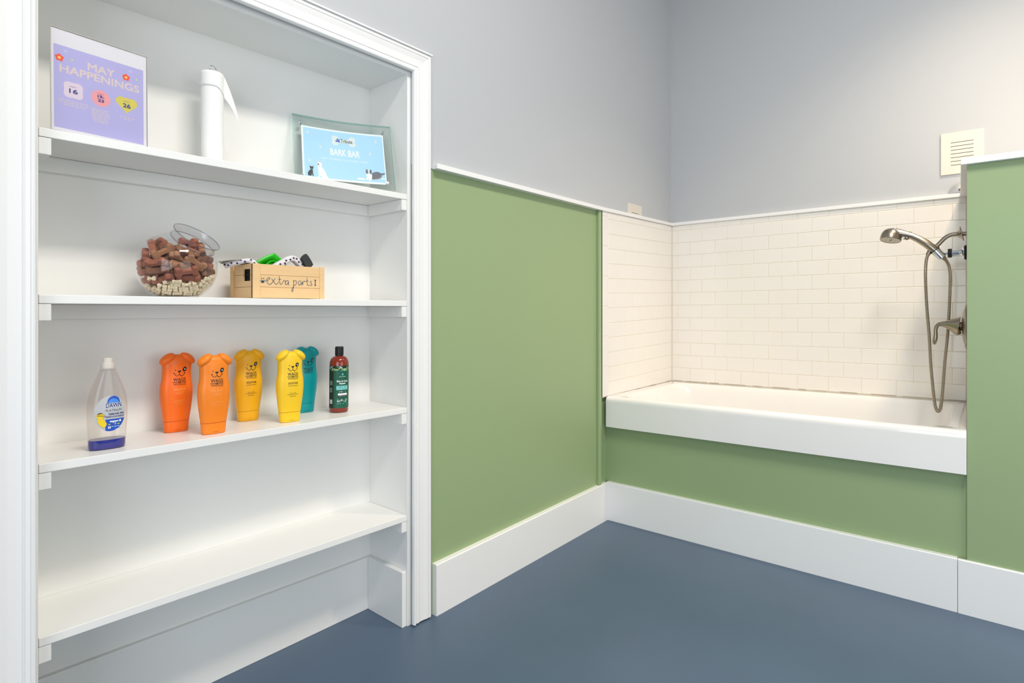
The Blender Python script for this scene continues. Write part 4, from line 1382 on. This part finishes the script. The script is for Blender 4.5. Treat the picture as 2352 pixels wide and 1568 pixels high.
g.build('charcoal_end', bn, bevel=0.0008)

# folded paw-print cloth over the left end of the crate
bl = thing('paw_print_cloth', 'folded white paw-print cloth hanging over the left end of the crate', 'cloth', (CB.x, CB.y + 0.06, CB.z + ZB))
o = bl.location
path = [(0.030, 0.005), (0.026, 0.050), (0.018, 0.088), (0.004, 0.1035), (-0.016, 0.1035), (-0.034, 0.1015), (-0.052, 0.0985)]
path = smooth_path([(cx + a, 0, cz + b) for a, b in path], 6)
g = G()
rs = []
W0, W1 = CB.y + 0.012, CB.y + 0.098
for i, p in enumerate(path):
    a, b = Vector(path[max(i - 1, 0)]), Vector(path[min(i + 1, len(path) - 1)])
    t = (b - a).normalized()
    nrm = Vector((t.z, 0, -t.x))
    s = i / (len(path) - 1)
    y0, y1 = W0 + 0.045 * s ** 2, W1 - 0.010 * s
    th = 0.0048 * (1 - 0.75 * s)
    ring = []
    for k in range(20):
        q = 2 * PI * k / 20
        sx_ = math.copysign(abs(math.cos(q)) ** 0.5, math.cos(q))
        sy_ = math.copysign(abs(math.sin(q)) ** 0.7, math.sin(q))
        wv = 0.0022 * math.sin(3.2 * sx_ + 5 * s)
        ring.append(Vector((p[0], (y0 + y1) / 2 + (y1 - y0) / 2 * sx_, p[2])) + nrm * (th * sy_ + wv * (0.4 + s)) - o)
    rs.append(ring)
g.rings(rs, 'grey_lining', True, True, True, True)
g.build('grey_lining', bl)
g = G()
rs = []
path2 = smooth_path([(cx + a, CB.y + 0.020 + yb, cz + b) for a, b, yb in ((0.0215, 0.010, 0.0), (0.021, 0.06, 0.0), (0.019, 0.086, 0.0), (0.012, 0.1000, 0.002), (0.000, 0.1045, 0.006), (-0.012, 0.1020, 0.018), (-0.023, 0.0985, 0.030), (-0.034, 0.0945, 0.043), (-0.042, 0.0910, 0.052))], 5)
for i, p in enumerate(path2):
    a, b = Vector(path2[max(i - 1, 0)]), Vector(path2[min(i + 1, len(path2) - 1)])
    t = (b - a).normalized()
    sd = t.cross(Vector((0, 0, 1)))
    sd = sd.normalized() if sd.length > 0.2 else Vector((0.3, -0.95, 0)).normalized()
    up = sd.cross(t).normalized()
    s = i / (len(path2) - 1)
    r0, r1 = 0.0075 + 0.0015 * math.sin(9 * s), 0.0078 + 0.0014 * math.sin(7 * s + 1)
    rs.append([Vector(p) + sd * (r0 * math.cos(2 * PI * k / 14)) + up * (r1 * math.sin(2 * PI * k / 14)) - o for k in range(14)])
g.rings(rs, 'bandana', True, True, True, True)
for i, a in ((14, -0.2), (18, 0.5), (22, -0.35), (25, 0.45), (28, -0.1), (32, 0.4), (35, -0.3), (38, 0.2)):
    ring = rs[min(i, len(rs) - 2)]
    cen = sum((Vector(q) for q in ring), Vector()) / len(ring)
    view = Vector((-0.15, -1.0, -0.1 + a)).normalized()
    best = max(ring, key=lambda q: (Vector(q) - cen).normalized().dot(view))
    nrm = (Vector(best) - cen).normalized()
    t = (sum((Vector(q) for q in rs[min(i, len(rs) - 2) + 1]), Vector()) / len(ring) - cen).normalized()
    bi = nrm.cross(t).normalized()
    c = Vector(best)
    fn = lambda x, y, l, c=c, t=t, bi=bi, nrm=nrm: tuple(c + t * x + bi * y + nrm * l)
    g.disc(0, -0.0008, 0.0024, 'print_black', fn, 0.0007, 0.0018, n=12)
    for k in (-1, 0, 1):
        g.disc(k * 0.0022, 0.0020 - abs(k) * 0.0006, 0.0009, 'print_black', fn, 0.0008, 0.0012, n=8)
g.build('paw_print_fold', bl)

# black slabs added in the crate to darken its hand hole
wb = thing('hole_dark_slabs', 'added black slabs in the crate that darken its left hand hole', 'dark filler', (CB.x + 0.03, CB.y + 0.030, CB.z + ZB))
g = G()
for k in range(6):
    g.box((-0.0205, -0.0115, 0.0135 * k + 0.0005), (-0.0125, 0.0850, 0.0135 * k + 0.0130), 'hole_dark')
g.build('dark_slab', wb, bevel=0.002)


# ------------------------------------------------------------------ bottles
def superring(a, b, z, n=2.5, m=56):
    out = []
    for i in range(m):
        t = 2 * PI * i / m
        c, s = math.cos(t), math.sin(t)
        out.append((a * math.copysign(abs(c) ** (2 / n), c), b * math.copysign(abs(s) ** (2 / n), s), z))
    return out


def interp(prof, z, k):
    for p, q in zip(prof, prof[1:]):
        if p[0] <= z <= q[0]:
            t = (z - p[0]) / max(q[0] - p[0], 1e-9)
            return p[k] + (q[k] - p[k]) * t
    return prof[-1][k]


WP = [(0.0, 0.0272, 0.0152), (0.0025, 0.0288, 0.0168), (0.030, 0.0308, 0.0186), (0.052, 0.0336, 0.0203), (0.075, 0.0364, 0.0217), (0.095, 0.0380, 0.0226), (0.1125, 0.0384, 0.0228), (0.126, 0.0374, 0.0222),
      (0.138, 0.0355, 0.0211), (0.150, 0.0343, 0.0203), (0.162, 0.0341, 0.0200), (0.175, 0.0345, 0.0200), (0.186, 0.0348, 0.0196), (0.194, 0.0338, 0.0184), (0.200, 0.0310, 0.0160), (0.2045, 0.0255, 0.0122), (0.2072, 0.0160, 0.0070), (0.2080, 0.0020, 0.0010)]
WPS = smooth_path(WP, 3)


def front(prof, n=2.5, x0=0.0):
    def fn(x, z, l):
        a, b = interp(prof, z, 1), interp(prof, z, 2)
        q = min(abs(x / a), 0.995)
        return (x, -b * (1 - q ** n) ** (1 / n) - l, z)
    return fn


def wags(body, seam, ink, name, label, X, Y, rz, second, small, sink):
    bt = thing('dog_shampoo_bottle', label, 'shampoo bottle', place(3, X, Y), rz, 'dog-shaped shampoo bottles')
    settle(bt, 3)
    g = G()
    g.rings([superring(0.03085, 0.01862, 0.0304)] + [superring(a, b, z) for z, a, b in WPS if z >= 0.0310], body, True, True, False, True)
    g.build('bottle_body', bt)
    g = G()
    g.rings([superring(a * 0.99, b * 0.99, z) for z, a, b in ((0.0, 0.0268, 0.0150), (0.0008, 0.0280, 0.0160), (0.0030, 0.0290, 0.0170), (0.0160, 0.0299, 0.0178), (0.0294, 0.0307, 0.0184))], body, True, True, True, True)
    g.rings([superring(0.0303, 0.01818, 0.0288), superring(0.0305, 0.01835, 0.0297), superring(0.0308, 0.0186, 0.0306)], seam)
    fn = front(WPS)
    g.stroke([(-0.008, 0.0056), (0.008, 0.0056)], 0.0011, seam, lambda x, z, l: fn(x, z, l + 0.0002), 0.0002)
    g.build('flip_cap', bt)
    for sgn in (-1, 1):
        g = G()
        Mx = Matrix.Rotation(sgn * 0.70, 3, 'Y')
        g.ellipsoid((sgn * 0.0243, -0.0050, 0.1965), (0.0212, 0.0165, 0.0118), body, Mx, 28, 18)
        g.build('ear', bt)
    g = G()
    wd = 0.0013
    g.disc(-0.0098, 0.1668, 0.0013, ink, fn, 0.0004, n=12)
    g.disc(0.0125, 0.1685, 0.0046, ink, fn, 0.0004, 0.0066, rot=-0.35)
    g.disc(0.0128, 0.1685, 0.0015, 'print_white', fn, 0.0006, 0.0018, n=14)
    g.poly([(-0.0045, 0.1648), (0.0042, 0.1652), (0.0034, 0.1625), (0.0006, 0.1600), (-0.0008, 0.1600), (-0.0036, 0.1622)], ink, fn, 0.0004)
    g.stroke([(0.0, 0.1605), (0.0, 0.1552)], wd, ink, fn, 0.0004)
    for s_ in (-1, 1):
        g.stroke([(0.0, 0.1556), (s_ * 0.0026, 0.1522), (s_ * 0.0060, 0.1508), (s_ * 0.0096, 0.1527), (s_ * 0.0120, 0.1570), (s_ * 0.0126, 0.1590)], wd, ink, fn, 0.00045)
        g.stroke([(s_ * 0.0106, 0.1592), (s_ * 0.0146, 0.1588)], wd, ink, fn, 0.0005)
        for q in range(3):
            g.disc(s_ * (0.0050 + 0.0018 * q), 0.1562 + 0.0007 * (q % 2), 0.0004, ink, fn, 0.0004, n=6)
    g.poly([(0.0020, 0.1522), (0.0052, 0.1512), (0.0036, 0.1488)], ink, fn, 0.0004)
    g.text('WAGS', -0.0148, 0.1368, 0.0152, 0.1462, ink, fn, 0.0004, 0.012)
    g.stroke([(-0.0160, 0.1343), (0.0160, 0.1343)], 0.0015, ink, fn, 0.0004)
    g.disc(0.0, 0.1343, 0.0026, ink, fn, 0.0006)
    g.text('&', -0.0012, 0.1329, 0.0013, 0.1357, body, fn, 0.0008)
    g.text('WIGGLES', -0.0145, 0.1262, 0.0150, 0.1319, ink, fn, 0.0004, 0.0)
    if second:
        g.text(second, -0.0135, 0.1120, 0.0140, 0.1180, small, fn, 0.0004, 0.015)
        if second == 'SOOTHE':
            g.text('oatmeal shampoo', -0.0140, 0.1062, 0.0145, 0.1088, small, fn, 0.0004, 0.02)
            g.text('warm vanilla', -0.0095, 0.0850, 0.0100, 0.0874, small, fn, 0.0004, 0.0)
        else:
            g.words(-0.0110, 0.0115, 0.1070, 0.0014, small, fn, 0.0004, 1)
            g.words(-0.0080, 0.0085, 0.1030, 0.0014, small, fn, 0.0004, 2)
            g.words(-0.0110, 0.0125, 0.0855, 0.0012, small, fn, 0.0004, 3)
        g.words(-0.0150, 0.0155, 0.0815, 0.0011, small, fn, 0.0004, 4)
        g.words(-0.0085, 0.0090, 0.0762, 0.0011, small, fn, 0.0004, 5)
    g.build('printed_face', bt)
    return bt


wags('orange_plastic', 'seam_orange', 'print_black', 'a', 'deep orange dog-shaped shampoo bottle at the back, nearest the dish soap', -2.6620, 0.2010, 0.0, 'RELIEVE', 'pale_orange', 0)
wags('amber_orange_plastic', 'seam_orange', 'print_black', 'b', 'lighter orange dog-shaped shampoo bottle at the shelf front, with RELIEVE below its face', -2.6090, 0.0990, -0.04, 'RELIEVE', 'pale_orange', 0)
wags('deep_yellow_plastic', 'seam_yellow', 'print_black', 'c', 'golden yellow dog-shaped shampoo bottle set back between the orange and bright yellow ones', -2.4680, 0.2110, -0.07, 'SOOTHE', 'print_black', 0)
wags('yellow_plastic', 'seam_yellow', 'print_black', 'd', 'bright yellow dog-shaped shampoo bottle at the shelf front, before the teal one', -2.3995, 0.0990, -0.10, 'SOOTHE', 'print_black', 0)
wags('teal_plastic', 'seam_teal', 'print_black', 'e', 'teal dog-shaped shampoo bottle half hidden behind the bright yellow one', -2.2870, 0.2150, -0.03, '', 'print_black', 0)

# dish soap
ds = thing('dish_soap_bottle', 'clear dish soap bottle with a little blue liquid left at the bottom', 'soap bottle', place(3, -2.8370, 0.1150), -0.02)
settle(ds, 3)
DP = [(0.0, 0.0345, 0.0195), (0.003, 0.0362, 0.0212), (0.030, 0.0370, 0.0232), (0.060, 0.0385, 0.0245), (0.090, 0.0390, 0.0248), (0.112, 0.0378, 0.0240), (0.130, 0.0344, 0.0222), (0.146, 0.0294, 0.0200), (0.160, 0.0246, 0.0178), (0.172, 0.0202, 0.0160), (0.180, 0.0172, 0.0148), (0.184, 0.0150, 0.0142), (0.1865, 0.0150, 0.0142)]
DPS = smooth_path(DP, 4)
g = G()
g.rings([superring(a, b, z, 2.3) for z, a, b in DPS], 'soap_plastic', True, True, True, False)
for z in (0.1838, 0.1872):
    g.lathe([(0.0145, z), (0.0166, z + 0.0004), (0.0166, z + 0.0012), (0.0145, z + 0.0016)], 'soap_plastic', n=36)
g.build('bottle_shell', ds)
g = G()
liq = [(z, a - 0.0012, b - 0.0012) for z, a, b in DPS if 0.001 < z < 0.0265]
g.rings([superring(liq[0][1] * 0.97, liq[0][2] * 0.95, 0.0012, 2.3)] + [superring(a, b, z, 2.3) for z, a, b in liq], 'soap_blue', True, True, True, True)
g.build('blue_soap', ds)
g = G()
g.lathe([(0.0122, 0.1885), (0.0134, 0.1890), (0.0136, 0.1990), (0.0128, 0.2010), (0.0100, 0.2016), (0.0096, 0.2025), (0.0094, 0.2120), (0.0084, 0.2136), (0.0, 0.2138)], 'soap_cap', n=36)
g.build('push_pull_cap', ds)
fd = front(DPS, 2.3)
g = G()
el = lambda s: [(0.0005 + 0.0300 * s * math.cos(2 * PI * i / 48), 0.0845 + 0.0415 * s * math.sin(2 * PI * i / 48)) for i in range(48)]


def patch(pts, m, lift, nx=12):   # curved patch: vertical strips of a convex outline
    xs = [p[0] for p in pts]
    x0, x1 = min(xs), max(xs)
    def span(x):
        hits = []
        for (ax, ay), (bx, by) in zip(pts, pts[1:] + pts[:1]):
            if (ax - x) * (bx - x) <= 0 and abs(ax - bx) > 1e-9:
                hits.append(ay + (by - ay) * (x - ax) / (bx - ax))
        return (min(hits), max(hits)) if hits else None
    vs, fs = [], []
    for i in range(nx + 1):
        x = x0 + (x1 - x0) * (0.002 + 0.996 * i / nx)
        lo, hi = span(x)
        vs += [fd(x, lo + (hi - lo) * k / 4, lift) for k in range(5)]
    for i in range(nx):
        for k in range(4):
            fs.append((i * 5 + k, (i + 1) * 5 + k, (i + 1) * 5 + k + 1, i * 5 + k + 1))
    g.add(vs, fs, m, True)


patch(el(1.0), 'label_silver', 0.0003, 20)
vs, fs = [], []
for i in range(21):            # blue lower right part of the oval
    x = -0.0090 + 0.0372 * i / 20
    q = 0.0415 * math.sqrt(max(0.0, 1 - ((x - 0.0005) / 0.0299) ** 2))
    lo_, hi_ = 0.0845 - q, min(0.0845 + q, 0.0712)
    vs += [fd(x, lo_ + (hi_ - lo_) * k / 6, 0.0005) for k in range(7)]
for i in range(20):
    for k in range(6):
        fs.append((i * 7 + k, (i + 1) * 7 + k, (i + 1) * 7 + k + 1, i * 7 + k + 1))
g.add(vs, fs, 'label_blue', True)
patch([(0.0065 + 0.0130 * math.cos(PI * i / 20), 0.1085 + 0.0165 * math.sin(PI * i / 20)) for i in range(21)], 'label_blue', 0.0005)
patch([(0.0065 + 0.0108 * math.cos(PI * i / 20), 0.1080 + 0.0110 * math.sin(PI * i / 20)) for i in range(21)], 'label_sky', 0.0006)
g.text('DAWN', -0.0092, 0.0976, 0.0228, 0.1096, 'print_white', lambda x, z, l: fd(x, z, l), 0.0007, 0.075)
g.text('DAWN', -0.0085, 0.0982, 0.0221, 0.1090, 'label_navy', fd, 0.0009, 0.02)
g.text('PLATINUM', -0.0095, 0.0888, 0.0225, 0.0942, 'label_steel', fd, 0.0007, 0.0, 0.15)
g.text('REMOVES 99%', -0.0030, 0.0805, 0.0270, 0.0852, 'label_navy', fd, 0.0007, 0.02)
g.text('GREASE & FOOD RESIDUE', -0.0090, 0.0748, 0.0275, 0.0786, 'label_navy', fd, 0.0007, 0.015)
g.rect(-0.0008, 0.0640, 0.0160, 0.0668, 'print_white', fd, 0.0007, 6)
g.words(0.0045, 0.0115, 0.0617, 0.0010, 'print_white', fd, 0.0007, 1)
g.disc(0.0195, 0.0660, 0.0020, 'print_white', fd, 0.0007, 0.0030, n=14)
g.words(-0.0035, 0.0185, 0.0578, 0.0022, 'lime_print', fd, 0.0007, 2)
g.rect(-0.0040, 0.0492, 0.0012, 0.0542, 'print_white', fd, 0.0007, 2)
g.rect(-0.0026, 0.0506, -0.0002, 0.0528, 'label_blue', fd, 0.0008)
g.words(0.0025, 0.0200, 0.0530, 0.0010, 'print_white', fd, 0.0007, 3)
g.words(0.0080, 0.0200, 0.0478, 0.0014, 'label_sky', fd, 0.0007, 4)
# duckling
g.poly([(-0.0235, 0.0735), (-0.0200, 0.0770), (-0.0150, 0.0745), (-0.0110, 0.0690), (-0.0068, 0.0630), (-0.0070, 0.0580), (-0.0105, 0.0528), (-0.0150, 0.0540), (-0.0205, 0.0600), (-0.0235, 0.0670)], 'duck_yellow', fd, 0.0012)
g.disc(-0.0188, 0.0800, 0.0068, 'duck_yellow', fd, 0.0013, 0.0070)
g.poly([(-0.0250, 0.0835), (-0.0215, 0.0872), (-0.0170, 0.0875), (-0.0130, 0.0845), (-0.0175, 0.0855), (-0.0215, 0.0845)], 'duck_brown', fd, 0.0016)
g.stroke([(-0.0245, 0.0812), (-0.0190, 0.0810), (-0.0140, 0.0798)], 0.0012, 'duck_brown', fd, 0.0016)
g.poly([(-0.0135, 0.0812), (-0.0085, 0.0788), (-0.0128, 0.0768)], 'duck_bill', fd, 0.0016)
g.poly([(-0.0130, 0.0815), (-0.0085, 0.0790), (-0.0120, 0.0795)], 'duck_brown', fd, 0.0017)
g.build('front_label', ds)

# amber bottle with a green label
ab = thing('amber_bottle', 'amber bottle with black cap and dark green Skin and Coat label, rightmost on its shelf', 'bottle', place(3, -2.2130, 0.1380), -0.19)
settle(ab, 3)
g = G()
AR = 0.0296
g.lathe([(0.0, 0.0006), (0.024, 0.0004), (0.0280, 0.0012), (AR, 0.0045), (AR, 0.1555), (0.0290, 0.1625), (0.0270, 0.1690), (0.0235, 0.1750), (0.0185, 0.1795), (0.0135, 0.1812), (0.0112, 0.1825), (0.0112, 0.190)], 'amber', n=56)
g.build('bottle_body', ab)
g = G()
g.lathe([(0.0095, 0.1815), (0.0124, 0.1818), (0.0127, 0.1835), (0.0127, 0.2105), (0.0118, 0.2122), (0.0, 0.2126)], 'cap_black', n=40)
for k in range(40):
    a = 2 * PI * k / 40
    g.box((-0.0003, -0.0003, 0.1845), (0.0003, 0.0003, 0.2090), 'cap_black', Matrix.Translation((0.01275 * math.cos(a), 0.01275 * math.sin(a), 0)))
g.build('screw_cap', ab)


def fa(x, z, l):               # x is arc length round the bottle, 0 at its front
    a = -PI / 2 + x / AR
    return ((AR + l) * math.cos(a), (AR + l) * math.sin(a), z)


g = G()
g.rect(-0.066, 0.0150, 0.058, 0.1400, 'label_green', fa, 0.0002, 40, 1)
g.rect(-0.066, 0.1400, 0.058, 0.1510, 'label_dark', fa, 0.0002, 40, 1)
g.rect(-0.066, 0.0150, -0.0285, 0.1400, 'label_dark', fa, 0.0003, 14, 1)
rr = random.Random(5)
for k in range(16):
    x = -0.060 + 0.0078 * k
    a = rr.uniform(-0.9, 0.9)
    g.disc(x, 0.1425 + rr.uniform(-0.004, 0.0055), 0.0062, ('leaf_pale', 'leaf_lime', 'leaf_green', 'leaf_pale')[k % 4], fa, 0.0004 + 5e-6 * k, 0.0021, n=12, rot=a)
    g.disc(x + 0.003, 0.1400 + rr.uniform(-0.004, 0.004), 0.0052, ('leaf_lime', 'leaf_green', 'mint')[k % 3], fa, 0.00042 + 5e-6 * k, 0.0014, n=12, rot=-a)
g.disc(0.0, 0.1235, 0.0020, 'mint', fa, 0.0004, 0.0036, n=14, rot=-0.3)
g.text('pet releaf', -0.0102, 0.1148, 0.0102, 0.1176, 'print_white', fa, 0.0004, 0.02)
g.text('Skin & Coat', -0.0182, 0.0992, 0.0182, 0.1046, 'print_white', fa, 0.0004, 0.035)
g.text('Releaf', -0.0098, 0.0918, 0.0098, 0.0968, 'print_white', fa, 0.0004, 0.035)
g.rect(-0.0192, 0.0738, 0.0192, 0.0868, 'mint', fa, 0.0003, 8)
g.words(-0.0105, 0.0110, 0.0815, 0.0016, 'label_green', fa, 0.0005, 1)
g.words(-0.0105, 0.0110, 0.0770, 0.0016, 'label_green', fa, 0.0005, 2)
g.words(-0.0105, 0.0115, 0.0668, 0.0020, 'print_white', fa, 0.0004, 3)
g.rect(-0.0140, 0.0560, 0.0165, 0.0625, 'print_white', fa, 0.0003, 8)
g.words(-0.0040, 0.0060, 0.0585, 0.0014, 'flower_red', fa, 0.0005, 4)
g.rect(-0.0140, 0.0485, 0.0125, 0.0555, 'label_dark', fa, 0.0003, 8)
g.words(-0.0110, 0.0100, 0.0512, 0.0013, 'mint', fa, 0.0005, 5)
for k, y in enumerate((0.0420, 0.0385, 0.0350)):
    g.words(-0.0165 + 0.002 * (k == 0), 0.0165 - 0.002 * (k == 0), y, 0.0018, 'print_white', fa, 0.0004, 6 + k)
g.words(-0.0165, 0.0165, 0.0285, 0.0016, 'mint', fa, 0.0004, 12)
g.rect(-0.0445, 0.0290, -0.0330, 0.0420, 'print_white', fa, 0.0005, 6)
for k in range(6):
    g.rect(-0.0435, 0.0300 + 0.0020 * k, -0.0340, 0.0308 + 0.0020 * k, 'label_dark', fa, 0.0006, 3)
for k in range(5):
    g.words(-0.0440, -0.0325, 0.1010 - 0.0028 * k, 0.0010, 'leaf_pale', fa, 0.0005, 30 + k)
    g.words(-0.0440, -0.0325, 0.0780 - 0.0028 * k, 0.0010, 'leaf_pale', fa, 0.0005, 40 + k)
g.build('wrap_label', ab)
